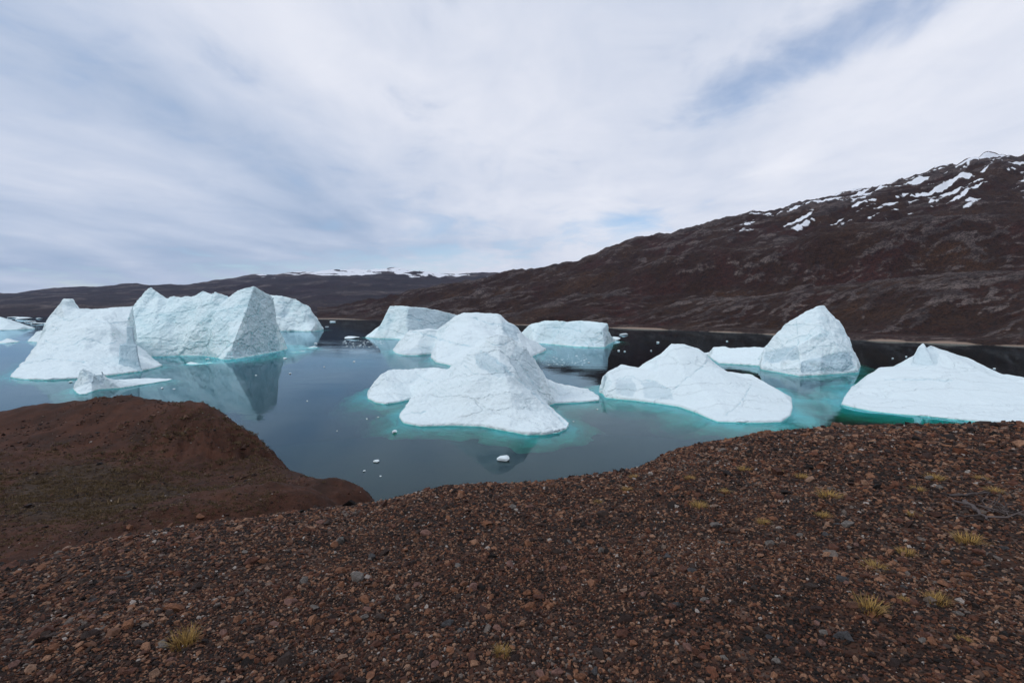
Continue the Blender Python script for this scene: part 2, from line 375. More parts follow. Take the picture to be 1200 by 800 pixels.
# ------------------------------------------------------------------ hills beyond the water
def hill(name, cols, lines, nu, nv, mat, noise_m, seed, snow_fn, far=False):
    # lines: list of rows; each row a list of (px, py, Y or None for the waterline)
    u = np.linspace(cols[0], cols[1], nu)
    rows = []
    for ln in lines:
        xs = np.array([a[0] for a in ln], float); ys = np.array([a[1] for a in ln], float)
        py = smooth1(np.interp(u, xs, ys), 4)
        if ln[0][2] is None:
            Y = np.array([W(600, v)[1] for v in py])
        else:
            Y = smooth1(np.interp(u, xs, np.array([a[2] for a in ln], float)), max(6, nu // 60))
        a = (u - 600) / F; b = -(py - 400) / F
        dy = b * sp_ + cp; dz = b * cp - sp_
        rows.append(np.stack([a * Y / dy, Y, H + dz * Y / dy], 1))
    # close: under the water in front, falling away behind
    front = rows[0].copy(); front[:, :2] *= 0.97; front[:, 2] = -8
    rows[0][:, 2] = 0
    last = rows[-1]
    back = last.copy(); back[:, :2] *= 1.12; back[:, 2] = last[:, 2] * 0.80 - 10
    back2 = last.copy(); back2[:, :2] *= 1.6; back2[:, 2] = -20
    rows = [front] + rows + [back, back2]
    R = np.array(rows)                                     # (k, nu, 3)
    k = len(R)
    t = np.linspace(0, k - 1, nv)
    # concentrate samples on the visible slope
    t = np.concatenate([np.linspace(0, 1, 6)[:-1], np.linspace(1, k - 3, nv), np.linspace(k - 3, k - 1, 16)[1:]])
    i = np.minimum(t.astype(int), k - 2); f = (t - i)
    f2 = f[:, None, None]
    p0 = R[np.maximum(i - 1, 0)]; p1 = R[i]; p2 = R[i + 1]; p3 = R[np.minimum(i + 2, k - 1)]
    m1 = 0.35 * (p2 - p0); m2 = 0.35 * (p3 - p1)
    G = (2 * f2**3 - 3 * f2**2 + 1) * p1 + (f2**3 - 2 * f2**2 + f2) * m1 + (-2 * f2**3 + 3 * f2**2) * p2 + (f2**3 - f2**2) * m2
    nr = len(t)
    V = G.reshape(-1, 3)
    tt = np.repeat(t, nu); uu = np.tile(u, nr)
    D = V[:, 1]
    ramp = np.clip((tt - 1.0) / 0.5, 0, 1)
    q = V * np.array([1, 1, 1.0])
    rot = np.array([[0.93, 0.36, 0], [-0.36, 0.93, 0], [0, 0, 1]])
    q2 = (q @ rot.T) * np.array([0.45, 1.0, 1.0])          # folds run obliquely away from the shore
    n = noise_m * (fbm(q2 / 380.0, 6, 0.50, seed) * 0.9 + 0.42 * fbm(q2 / 150.0, 5, 0.55, seed + 9, True))
    n2 = noise_m * 0.20 * fbm((q @ rot.T) * np.array([0.5, 1, 1.0]) / 60.0, 4, 0.6, seed + 21, True)
    if far:
        n = noise_m * (0.7 * fbm(q / 1500.0, 6, 0.5, seed, True) + 0.2 * fbm(q / 300.0, 4, 0.5, seed + 5)); n2 = 0 * n
    scale = np.clip(D / 1200.0, 0.4, 1.3) if not far else 1.0
    dz = (n + n2) * ramp * scale
    V[:, 2] += dz - (0.3 * noise_m * ramp if not far else 0)
    V[:, 2] = np.where((tt >= 1.0) & (tt < k - 2), np.maximum(V[:, 2], np.clip((tt - 1) * 20, 0.0, 6)), V[:, 2])
    me = mesh_np(name, V, grid_faces(nr, nu)[:, ::-1], True)
    Z = V[:, 2].reshape(nr, nu)
    def blur(a, k):
        for ax in (0, 1):
            p = np.pad(a, [(k + 1, k) if i == ax else (0, 0) for i in (0, 1)], mode='edge'); c = np.cumsum(p, axis=ax)
            a = (np.take(c, range(2 * k + 1, c.shape[ax]), axis=ax) - np.take(c, range(0, c.shape[ax] - 2 * k - 1), axis=ax)) / (2 * k + 1)
        return a
    cv1 = (Z - blur(Z, 4)).ravel() / (D * 0.0012); cv2 = (Z - blur(Z, 14)).ravel() / (D * 0.006)
    msk = np.clip(0.55 + 0.9 * fbm(q / 260.0, 3, 0.5, seed + 33), 0.1, 1.2)
    bare = (0.26 * np.clip(cv1, -1, 1) + 0.45 * np.clip(cv2, -1, 1)) * msk + 0.16 * msk - 0.06
    add_attr(me, 'bare', bare)
    add_attr(me, 'snow', snow_fn(uu, tt, V))
    sc = np.zeros(len(V))
    if not far:
        beach = np.clip(1 - V[:, 2] / 5.0, 0, 1) * (tt >= 0.9) * np.clip(0.6 + 1.6 * gnoise(np.stack([uu / 60.0, uu * 0, uu * 0 + 3], 1), 5), 0, 1)
        gul = np.clip(gnoise(np.stack([uu / 22.0 + tt * 0.8, tt * 1.2, uu * 0], 1), 77) - 0.62, 0, 1) * 2.0 * (tt < 3)
        sc = beach * 1.2 + gul
    add_attr(me, 'scree', sc)
    o = obj(name, me, mat)
    tag(o, kind='structure')
    return o

right_lines = [
    [(370, 373.5, None), (395, 373.7, None), (500, 377, None), (740, 385, None), (880, 390.5, None), (1000, 398.5, None), (1080, 401.5, None), (1200, 406, None), (1400, 415, None), (1700, 432, None)],
    [(370, 371.5, 2350), (500, 370, 1800), (700, 375, 1120), (740, 375, 1080), (880, 379, 880), (1000, 385, 700), (1200, 388, 565), (1400, 395, 470), (1700, 405, 390)],
    [(370, 369.0, 2450), (500, 362, 1950), (700, 358, 1350), (880, 354, 1000), (992, 341, 880), (1054, 335, 800), (1200, 325, 690), (1400, 315, 600), (1700, 300, 520)],
    [(370, 368.4, 2500), (500, 357, 2100), (700, 352, 1560), (880, 349, 1250), (1000, 336, 1100), (1200, 320, 900), (1400, 309, 780), (1700, 293, 680)],
    [(370, 367.2, 2550), (500, 351, 2180), (700, 328, 1720), (804, 306, 1500), (880, 291, 1380), (967, 274, 1260), (1033, 264, 1180), (1100, 260, 1120), (1200, 258, 1030), (1400, 245, 900), (1700, 230, 800)],
    [(370, 366.5, 2600), (500, 349, 2240), (700, 325, 1880), (880, 288, 1620), (1033, 261, 1440), (1200, 254, 1300), (1400, 241, 1150), (1700, 225, 1020)],
    [(370, 365.2, 2660), (455, 353, 2400), (548, 337, 2300), (607, 320, 2250), (700, 303, 2150), (762, 285, 2080), (867, 258, 1980), (933, 246, 1930), (1000, 230, 1880), (1062, 218, 1820), (1117, 202, 1780), (1158, 186, 1740), (1200, 181, 1700), (1400, 165, 1550), (1700, 150, 1400)],
]
def snow_right(u, t, V):
    hi = np.clip((t - 6.0) / 0.45, 0, 1) * np.clip(1.25 - (t - 7.5) * 2.0, 0, 1)
    reg = np.clip((u - 760) / 200.0, 0, 1) * 0.75 + 0.12
    q = np.stack([u / 34.0, t * 15.0 - u / 28.0, u * 0], 1)
    s = 0.75 * fbm(q, 3, 0.55, 31) + 0.17 + 0.25 * gnoise(np.stack([u / 70.0, t * 3, u * 0], 1), 35)
    return np.clip(s, 0, 1) * hi * reg * 1.7
hill('hillside', (372, 1690), right_lines, 820, 340, HILL, 25.0, 3, snow_right)
far_lines = [
    [(-500, 370.5, None), (0, 371, None), (200, 371.5, None), (395, 372.6, None), (700, 373.0, None)],
    [(-500, 368, 3600), (0, 368, 3600), (395, 369, 3400), (700, 369, 3400)],
    [(-500, 358, 4800), (0, 357, 4800), (200, 351, 4900), (395, 345, 5000), (700, 346, 5000)],
    [(-500, 352, 6000), (0, 349.5, 6000), (90, 342.5, 6200), (140, 339.5, 6300), (200, 336, 6500), (274, 329.5, 6800), (350, 322, 7000), (403, 318.5, 7200), (467, 319, 7200), (537, 325, 7200), (590, 324, 7200), (700, 330, 7000)],
]
def snow_far(u, t, V):
    hi = np.clip((t - 3.35) / 0.42, 0, 1)
    reg = np.interp(u, [-500, 230, 300, 345, 400, 470, 560, 600, 700], [0, 0.05, 0.30, 0.55, 1.0, 0.95, 0.42, 0.15, 0.1])
    s = 0.50 + 0.6 * fbm(V / 200.0, 3, 0.6, 41)
    return hi * reg * np.clip(s, 0, 1.2) * 1.9
hill('far_hills', (-480, 690), far_lines, 520, 130, FARHILL, 60.0, 12, snow_far, True)

# ------------------------------------------------------------------ the slope underfoot and the red knoll
TH = np.radians
lip = [(-400, 700, 6.0), (0, 660, 8.0), (120, 632, 9.0), (250, 611, 10.5), (330, 600, 11.5), (440, 590, 12.5), (520, 571, 13.5), (640, 566, 14.5), (750, 549, 16.0), (800, 526, 17.5), (900, 509, 19.5), (1000, 501, 21.0), (1200, 497, 22.0), (1600, 492, 22.0)]
EYE = 1.66
def fore(x, y):
    th = np.arctan2(x, y)
    tc = np.clip(th, -1.05, 1.05)
    r = np.hypot(x, y)
    px = 600 + F * np.tan(tc)
    lx = [a[0] for a in lip]
    lpy = np.interp(px, lx, [a[1] for a in lip]); lY = np.interp(px, lx, [a[2] for a in lip])
    m = np.tan(np.arctan((lpy - 400) / F) + PITCH) if False else ((lpy - 400) / F * cp + sp_) / (cp - (lpy - 400) / F * sp_)
    a = EYE / lY**2; s0 = m - 2 * EYE / lY
    back = np.clip((np.abs(th) - 1.05) / (math.pi - 1.05), 0, 1)
    a = a * (1 - back); s0 = s0 * (1 - back) - 0.03 * back
    Y = r * np.cos(tc)
    Yc = np.maximum(0, (0.75 - s0) / (2 * np.maximum(a, 1e-4)))
    Yq = np.minimum(Y, Yc)
    drop = s0 * Yq + a * Yq**2 + 0.75 * np.maximum(Y - Yc, 0)
    return H - EYE - drop
kn_img = [(-250, 500, 85), (-120, 492, 84), (0, 485, 80), (50, 475, 79), (100, 470, 78), (150, 470, 77), (200, 474, 74), (243, 476, 71), (280, 500, 67), (302, 522, 64), (318, 545, 60), (350, 553, 52), (390, 568, 49), (440, 590, 46),
          (0, 512, 66), (100, 500, 66), (180, 500, 65), (240, 510, 63), (290, 540, 60),
          (-250, 545, 60), (0, 535, 57), (100, 541, 56), (200, 546, 55), (300, 562, 50), (-250, 600, 38), (0, 600, 36), (100, 595, 36), (200, 590, 38), (300, 582, 40), (380, 583, 41),
          (-250, 655, 22), (0, 652, 23), (100, 640, 23), (200, 621, 25), (300, 612, 28), (400, 602, 33)]
kp = [P(*a) for a in kn_img]
for px, Y, z in [(-250, 120, 4), (0, 112, 5), (100, 106, 6), (200, 100, 6), (260, 92, 6), (310, 86, 5), (350, 76, 5), (400, 66, 4), (460, 60, 3), (500, 52, 6), (480, 40, 13), (560, 46, 2), (650, 45, -3), (800, 50, -8), (0, 150, -8), (-400, 150, -8), (300, 130, -8), (500, 100, -8), (800, 100, -10),
                 (460, 25, 20), (560, 25, 18), (700, 25, 14), (900, 25, 12), (1100, 30, 8), (1400, 40, 0)]:
    kp.append(np.array([(px - 600) / F * Y, Y, z]))
kp = np.array(kp)
def rbf_fit(pts, lam=0.05):
    d = np.linalg.norm(pts[:, None, :2] - pts[None, :, :2], axis=2)
    A = np.sqrt(d * d + 25.0)
    n = len(pts)
    B = np.concatenate([A + lam * np.eye(n) * 0, np.ones((n, 1)), pts[:, :2]], 1)
    C = np.concatenate([B, np.concatenate([np.ones((n, 1)), pts[:, :2], np.zeros((n, 3))], 1)[:, :0]], 1)
    K = np.zeros((n + 3, n + 3)); K[:n, :n] = A; K[:n, n] = 1; K[:n, n + 1:] = pts[:, :2]; K[n:, :n] = K[:n, n:].T
    return np.linalg.solve(K, np.concatenate([pts[:, 2], np.zeros(3)]))
kw = rbf_fit(kp)
def knoll(x, y):
    out = np.full(x.shape, kw[-3]) + kw[-2] * x + kw[-1] * y
    for i, p in enumerate(kp):
        out += kw[i] * np.sqrt((x - p[0])**2 + (y - p[1])**2 + 25.0)
    return out
def ground_z(x, y, detail=True):
    a = fore(x, y)
    k = knoll(x, y)
    k = np.where(y > 10, k, -20)
    h = np.clip(0.5 + 0.5 * (a - k) / 0.5, 0, 1)
    z = k * (1 - h) + a * h + 0.5 * h * (1 - h) * 0.5
    if detail:
        r = np.hypot(x, y)
        q = np.stack([x, y, x * 0], 1)
        z = z + 0.05 * fbm(q / 1.3, 3, 0.5, 51) * np.clip(r / 3, 0.3, 1) + 0.09 * fbm(q / 4.5, 2, 0.5, 57) * np.clip(r / 8, 0, 1)
        w = 1 - h
        z = z + w * (0.28 * fbm(q / 9.0, 5, 0.55, 61) + 0.2 * fbm(q / 1.8, 3, 0.6, 63) + 0.45 * fbm(q / np.array([5.0, 2.4, 1.0]), 3, 0.55, 65, True) * np.clip(gnoise(q / 14.0, 8) + 0.25, 0, 1) + 0.8 * np.exp(-((x + 38) / 10.0)**2 - ((y - 62) / 5.0)**2) * fbm(q / 2.5, 3, 0.6, 67, True))
    return z, 1 - h
thf = np.concatenate([np.linspace(-math.pi, -1.2, 60)[:-1], np.linspace(-1.2, 1.2, 760), np.linspace(1.2, math.pi, 60)[1:-1]])
rr = np.concatenate([[0.02, 0.3, 0.6], np.geomspace(0.9, 30, 300), np.geomspace(30, 165, 170)[1:]])
Rg, Tg = np.meshgrid(rr, thf, indexing='ij')
gx, gy = (Rg * np.sin(Tg)).ravel(), (Rg * np.cos(Tg)).ravel()
gz, gk = ground_z(gx, gy)
behind = np.abs(Tg.ravel()) > 1.3
gz = np.maximum(gz, -9)
me = mesh_np('ground', np.stack([gx, gy, gz], 1), grid_faces(len(rr), len(thf), True)[:, ::-1], True)
add_attr(me, 'soil', gk)
ol = np.exp(-((gy - 42) / 14.0)**2) * np.clip(0.75 + 0.8 * fbm(np.stack([gx / 9, gy / 9, gx * 0], 1), 2, 0.5, 91), 0, 1)
ol *= np.clip((335 - (600 + F * gx / np.maximum(gy, 1))) / 30.0, 0, 1)
add_attr(me, 'olive', ol)
ground = tag(obj('ground', me, GROUND), kind='structure')

# ------------------------------------------------------------------ icebergs
dg = None
def remesh(me, voxel, smooth_it, smooth_f=0.5):
    o = bpy.data.objects.new('tmp', me); col.objects.link(o)
    m = o.modifiers.new('r', 'REMESH'); m.mode = 'VOXEL'; m.voxel_size = voxel; m.adaptivity = 0.0
    if smooth_it:
        s = o.modifiers.new('s', 'SMOOTH'); s.factor = smooth_f; s.iterations = smooth_it
    d = bpy.context.evaluated_depsgraph_get()
    out = bpy.data.meshes.new_from_object(o.evaluated_get(d))
    bpy.data.objects.remove(o); bpy.data.meshes.remove(me)
    return out
def poly_normals(pts):
    n = len(pts); out = []
    for i in range(n):
        a, b, c = pts[i - 1][:2], pts[i][:2], pts[(i + 1) % n][:2]
        e1 = (b - a) / (np.linalg.norm(b - a) + 1e-9); e2 = (c - b) / (np.linalg.norm(c - b) + 1e-9)
        t = e1 + e2
        out.append(np.array([t[1], -t[0]]) / (np.linalg.norm(t) + 1e-6))
    return np.array(out)
def iceberg(label, base, back, pts, mat, rim=0.8, foot=1.0, disp=((40, 1.2), (14, 0.7), (5, 0.35)), chip=0.0, chip_px=14, smooth_it=4, vox=1.0, extra=None, name='iceberg', group=None, notch=0.0, grooves=(), bare_shade=(), tilt=(0.15, 0.1, 1.0), ledge=0.5, ledge_px=9, shelf=1.0):
    outline = [W(*b) if len(b) == 2 else np.array([(b[0] - 600) / F * b[2], b[2], 0.0]) for b in base] + [BK(*b) for b in back]
    inner = [P(*p) if len(p) == 3 else np.array([(p[0] - 600) / F * p[1], p[1], p[2]]) for p in pts]
    O = np.array(outline)
    area = 0.5 * np.sum(O[:, 0] * np.roll(O[:, 1], -1) - np.roll(O[:, 0], -1) * O[:, 1])
    if area < 0: O = O[::-1]
    D = O[:, 1].min(); px = D / F                           # metres per photo pixel at this berg
    n = len(O)
    # densify the outline and give it an irregular, melted edge
    allv = [Vector((p[0], p[1])) for p in O] + [Vector((p[0], p[1])) for p in inner]
    edges = [(i, (i + 1) % n) for i in range(n)]
    vs, es, fs, ov, oe, of = delaunay_2d_cdt(allv, edges, [], 1, 0.01)
    zsrc = [rim] * n + [max(p[2], rim + 0.2) for p in inner]
    verts = [(v[0], v[1], (zsrc[ov[i][0]] if ov[i] else rim)) for i, v in enumerate(vs)]
    bm = bmesh.new()
    bv = [bm.verts.new(v) for v in verts]
    for f in fs:
        try: bm.faces.new([bv[i] for i in f])
        except ValueError: pass
    bm.edges.ensure_lookup_table()
    # skirt: rim wall, submerged foot, keel
    loop = []
    idx = {}
    for i in range(len(vs)):
        for k in ov[i]:
            if k < n: idx[k] = i
    loop = [bv[idx[i]] for i in range(n)]
    nrm = poly_normals(O)
    rings = [(-notch, -0.7), (1.0 * foot, -2.6 * shelf), (3.6 * foot, -5.8 * shelf), (6.6 * foot, -11.5 * shelf), (9.0 * foot, -21.0 * max(shelf, 0.9)), (10.5 * foot, -45.0)]
    prev = loop
    for off, z in rings:
        cur = [bm.verts.new((O[i][0] + nrm[i][0] * off, O[i][1] + nrm[i][1] * off, z)) for i in range(n)]
        for i in range(n):
            j = (i + 1) % n
            bm.faces.new([prev[j], prev[i], cur[i], cur[j]])
        prev = cur
    cv = bm.verts.new((O[:, 0].mean(), O[:, 1].mean(), -46.0))
    for i in range(n):
        bm.faces.new([prev[(i + 1) % n], prev[i], cv])
    if extra: extra(bm)
    bmesh.ops.recalc_face_normals(bm, faces=bm.faces)
    me = bpy.data.meshes.new(name); bm.to_mesh(me); bm.free()
    me = remesh(me, max(0.22, vox * px * 1.15), smooth_it)
    co = np.empty(len(me.vertices) * 3, np.float32); me.vertices.foreach_get('co', co); co = co.reshape(-1, 3).astype(float)
    nn = np.empty(len(me.vertices) * 3, np.float32); me.vertex_normals.foreach_get('vector', nn); nn = nn.reshape(-1, 3).astype(float)
    seed = int(abs(O[0, 0] * 7 + D)) % 1000
    alln, allc = nn, co
    act = np.nonzero(co[:, 2] > -3.0)[0]
    sub = np.nonzero(co[:, 2] <= -1.2)[0]
    allc[sub] = co[sub] + nn[sub] * (np.clip(-co[sub, 2] / 5.0, 0, 1) * 1.6 * foot * fbm(co[sub] / (7.0 * foot), 3, 0.5, seed + 60))[:, None]
    co, nn = co[act], nn[act]
    steep = np.clip((0.80 - nn[:, 2]) / 0.5, 0, 1)
    above = np.clip((co[:, 2] + 1.5) / 3.0, 0.25, 1)
    d = np.zeros(len(co))
    for lam, amp in disp:
        d += amp * px * fbm(co / (lam * px), 3, 0.5, seed + int(lam)) * above
    if chip:
        wv_ = co + 3 * px * np.stack([gnoise(co / (9 * px), seed + 4), gnoise(co / (9 * px), seed + 5), gnoise(co / (9 * px), seed + 6)], 1)
        f1, f2, rv = worley(wv_ / (chip_px * px), seed)
        d += chip * px * (rv - 0.5 - 0.5 * np.clip(1 - (f2 - f1) * 9, 0, 1)) * above * (0.25 + 0.75 * steep)
        f1, f2, rv = worley(wv_ / (chip_px * 0.4 * px), seed + 1)
        d += 0.35 * chip * px * (rv - 0.5) * above * (0.25 + 0.75 * steep)
    # layers: faint ledges left by old waterlines, tilted with the berg
    tl = (co @ np.array(tilt)) / (ledge_px * px) + 0.25 * gnoise(co / (20 * px), seed + 71)
    d += ledge * px * (np.abs((tl % 1.0) - 0.5) - 0.25) * above * np.clip(gnoise(co / (30 * px), seed + 72) + 0.35, 0, 1)
    # cracks, bare ice and painted shade placed by bearing and height, on the side that shows
    view = co - np.array([0, 0, H]); dist = np.linalg.norm(view, axis=1)
    fy = view[:, 1] * cp - view[:, 2] * sp_
    uu = 600 + F * view[:, 0] / fy; vv = 400 - F * (view[:, 1] * sp_ + view[:, 2] * cp) / fy
    face = np.clip(-(nn * view).sum(1) / dist * 6, 0, 1)
    wu = uu + 1.6 * gnoise(co / (7 * px), seed + 81); wv2 = vv + 1.6 * gnoise(co / (7 * px), seed + 82)
    gr = np.zeros(len(co)); bare = np.zeros(len(co))
    for g in grooves:
        wd = g[0]; pl = np.array(g[1], float); best = np.full(len(co), 99.0)
        for i in range(len(pl) - 1):
            ax, ay = pl[i]; bx, by = pl[i + 1]; L2 = (bx - ax)**2 + (by - ay)**2
            t = np.clip(((wu - ax) * (bx - ax) + (wv2 - ay) * (by - ay)) / L2, 0, 1)
            best = np.minimum(best, np.hypot(wu - ax - t * (bx - ax), wv2 - ay - t * (by - ay)))
        gr = np.maximum(gr, np.clip(1 - best / (wd * (0.7 + 0.6 * gnoise(co / (10 * px), seed + 86))).clip(0.25), 0, 1) * face)
    for w_, pg in bare_shade:
        pg = np.array(pg, float); ins = np.zeros(len(co), bool); edge = np.full(len(co), 99.0)
        for i in range(len(pg)):
            ax, ay = pg[i]; bx, by = pg[(i + 1) % len(pg)]
            c = ((ay > wv2) != (by > wv2)) & (wu < (bx - ax) * (wv2 - ay) / ((by - ay) if by != ay else 1e-9) + ax)
            ins ^= c
            L2 = (bx - ax)**2 + (by - ay)**2
            t = np.clip(((wu - ax) * (bx - ax) + (wv2 - ay) * (by - ay)) / L2, 0, 1)
            edge = np.minimum(edge, np.hypot(wu - ax - t * (bx - ax), wv2 - ay - t * (by - ay)))
        m_ = np.where(ins, np.clip(0.5 + edge / 2.0, 0, 1), np.clip(0.5 - edge / 2.0, 0, 1)) * face
        bare = np.maximum(bare, w_ * m_)  # bare ice and painted face shade gathered in one mask
        d -= 0.7 * px * w_ * m_ * (0.6 + 0.8 * fbm(co / (4 * px), 2, 0.5, seed + 83, True))
    d -= 1.3 * px * gr
    co = co + nn * d[:, None]
    allc[act] = co
    me.vertices.foreach_set('co', allc.astype(np.float32).ravel())
    me.polygons.foreach_set('use_smooth', np.ones(len(me.polygons), dtype=bool))
    me.update()
    me.vertex_normals.foreach_get('vector', (nn32 := np.empty(len(allc) * 3, np.float32)))
    nn = nn32.reshape(-1, 3)
    add_attr(me, 'steep', np.clip((0.86 - nn[:, 2]) / 0.45, 0, 1))
    full = np.zeros(len(allc)); full[act] = bare; add_attr(me, 'bare', full)
    gr = gr * np.clip(0.55 + 1.1 * gnoise(co / (8 * px), seed + 85), 0.1, 1)
    full = np.zeros(len(allc)); full[act] = gr; add_attr(me, 'groove', full)
    me.name = name
    o = obj(name, me, mat)
    tag(o, label, 'iceberg', group)
    return o
def prism(bm, rings):
    prev = None
    for r in rings:
        cur = [bm.verts.new(tuple(p)) for p in r]
        if prev:
            k = len(cur)
            for i in range(k): bm.faces.new([prev[i], prev[(i + 1) % k], cur[(i + 1) % k], cur[i]])
        else: bm.faces.new(cur[::-1])
        prev = cur
    bm.faces.new(prev)

# centre front: swept white fin with two low wings
iceberg('big white fin shaped iceberg with two low wings and a slanting blue crack',
    base=[(431, 467.5), (440, 472), (452, 474), (470, 471), (484, 467.5), (474, 478), (468, 490), (473, 496.5), (493, 500), (527, 499), (565, 500), (596, 506), (618, 510), (640, 509.5), (654, 507), (665, 503), (667, 498),
          (652, 486), (641, 476), (650, 473), (675, 472), (702, 470)],
    back=[(703, 216), (690, 236), (640, 246), (600, 255), (510, 258), (445, 248), (429, 228)],
    pts=[(584, 391, 200), (575, 394, 199), (565, 403, 198), (600, 395, 202), (614, 404, 203), (627, 420, 204), (631, 440, 206),
         (545, 421, 197), (525, 441, 192), (507, 453, 188), (490, 468, 182), (478, 481, 178),
         (560, 440, 182), (595, 447, 178), (560, 472, 171), (600, 478, 167), (632, 487, 164), (655, 496.5, 162.5), (530, 482, 171), (500, 487, 171), (485, 490, 172),
         (585, 420, 190), (612, 432, 194), (626, 455, 192), (636, 468, 187), (651, 484, 177),
         (584, 225, 15), (540, 226, 12), (610, 230, 10),
         (446, 438, 225), (456, 433.5, 232), (484, 432, 236), (506, 430, 240), (460, 455, 215), (437, 452, 222), (480, 452, 222), (510, 440, 214), (522, 434, 214),
         (655, 449.5, 223), (671, 453.5, 221), (690, 461.5, 218), (641, 444, 224), (660, 462, 216)],
    mat=ICE_SMOOTH, rim=0.9, foot=1.6, shelf=1.0, disp=((50, 1.8), (18, 1.2), (6, 0.5)), chip=1.2, chip_px=9, smooth_it=6, tilt=(0.55, 0.2, 0.85), ledge=2.0, ledge_px=6,
    grooves=[(2.2, [(563, 411), (575, 418), (587, 427), (600, 438), (613, 448), (628, 463), (645, 479), (664, 497)]), (1.3, [(556, 420), (565, 428), (573, 432)]), (1.3, [(566, 424), (580, 433), (590, 437), (598, 432)]), (1.1, [(545, 428), (552, 436), (560, 438)]),
             (1.0, [(566, 398), (578, 404), (590, 404), (602, 398)]), (1.2, [(470, 488), (482, 484), (498, 482)]), (1.0, [(605, 420), (618, 436), (626, 452)]), (1.0, [(488, 438), (498, 444), (506, 446)])],
    bare_shade=[(0.6, [(556, 414), (570, 412), (592, 428), (600, 440), (585, 442), (560, 430)]), (0.4, [(606, 402), (626, 420), (632, 440), (634, 468), (612, 446), (596, 424)])])  # greyer side of the fin: its shading painted into the ice
# behind it: domed berg
iceberg('domed white iceberg with a low ledge rising behind the fin shaped iceberg',
    base=[(460, 411), (463, 414), (474, 416.5), (490, 416.5), (507, 415), (506, 420.5), (511, 425), (530, 429), (570, 430), (605, 425), (624, 418), (637, 412.5)],
    back=[(640, 470), (600, 512), (540, 525), (480, 505), (462, 475)],
    pts=[(545, 366, 440), (560, 365.5, 442), (534, 370, 440), (527, 378, 438), (524, 382, 440), (480, 386, 456), (475, 392, 452), (500, 384.5, 450), (512, 386, 445), (496, 389, 440), (512, 400, 408), (490, 402, 428), (467, 407, 445), (511, 412, 385), (509, 418, 385),
         (540, 395, 390), (580, 397, 388), (550, 380, 420), (575, 372, 436), (584, 369.5, 440), (587, 367.5, 441), (593, 375.5, 440), (601, 379.5, 440), (607, 384, 442), (608, 397, 426), (589, 381, 428), (590, 392, 415), (620, 399, 440), (632, 408, 445), (610, 391, 445),
         (545, 480, 26), (590, 480, 18)],
    mat=ICE_SMOOTH, rim=1.6, foot=1.6, disp=((50, 1.4), (16, 1.0), (5, 0.4)), chip=0.8, chip_px=9, smooth_it=8,
    grooves=[(1.5, [(474, 389), (486, 388), (500, 393), (516, 397), (535, 402), (550, 405)]), (1.0, [(555, 372), (575, 380), (588, 379)])],
    bare_shade=[(0.7, [(589, 377), (593, 376), (607, 384), (608, 399), (596, 396), (589, 388)]), (0.35, [(463, 411), (507, 405), (507, 415), (474, 416)])])
# tabular berg, back left of centre
iceberg('flat topped iceberg with a square corner and a sloping ramp, beyond the domed iceberg',
    base=[(428, 395.3), (438, 396.3), (450, 396.8), (462, 397), (477, 398.2), (500, 396.5), (540, 393.5)],
    back=[(548, 770), (500, 770), (462, 745), (440, 715), (429, 692)],
    pts=[(457, 358, 676), (462, 358.5, 674), (478, 359.3, 662), (500, 361, 690), (520, 365, 712), (537, 369.5, 735), (455, 367, 690), (451, 377, 696), (446, 381, 698), (437, 386.5, 694), (431, 392.5, 686), (462, 362, 690), (445, 390, 676), (478, 378, 652), (478, 392, 645), (500, 380, 672), (520, 380, 700), (460, 382, 660),
         (466, 715, 36), (500, 735, 36), (535, 755, 30)],
    mat=ICE_FAR, rim=1.5, foot=2.0, disp=((40, 0.7), (12, 0.5), (4, 0.3)), chip=0.8, chip_px=12, smooth_it=1, vox=0.8,
    grooves=[(1.1, [(479, 369), (488, 374), (500, 376), (508, 380), (516, 377), (528, 376)])], bare_shade=[(0.55, [(479, 362), (505, 363), (537, 371), (537, 390), (479, 390), (476, 378)])])
# tabular berg, back right of centre
iceberg('long low block iceberg with cracked pale blue cliff, nearest the sandy far beach',
    base=[(603, 398.5), (625, 401.7), (645, 403.5), (658, 404.6), (675, 406.2), (688, 407), (709, 407), (713, 404), (720, 400.4)],
    back=[(723, 605), (690, 620), (640, 650), (600, 650)],
    pts=[(606, 383, 605), (622, 379, 598), (631, 377, 592), (638, 375, 586), (652, 375.5, 573), (664, 376.3, 562), (683, 375, 545), (700, 377, 532), (712, 379.3, 530), (640, 380, 574), (660, 382, 549), (690, 383, 522), (706, 385, 513), (650, 398, 560), (690, 399, 512), (714, 388, 548), (719, 387.5, 568), (720, 395, 575),
         (630, 625, 20), (680, 600, 22)],
    mat=ICE_FAR, rim=1.2, foot=2.0, disp=((40, 0.7), (12, 0.5), (4, 0.35)), chip=1.3, chip_px=16, smooth_it=1, vox=0.8,
    grooves=[(0.9, [(638, 386), (650, 383), (665, 384), (680, 388), (690, 396), (697, 405)]), (0.9, [(670, 402), (676, 398), (684, 400), (690, 404)]), (0.8, [(625, 388), (632, 392), (645, 395)]), (0.8, [(697, 393), (702, 388), (706, 392)])],
    bare_shade=[(0.35, [(638, 377), (712, 380), (710, 406), (626, 401), (630, 384)])])
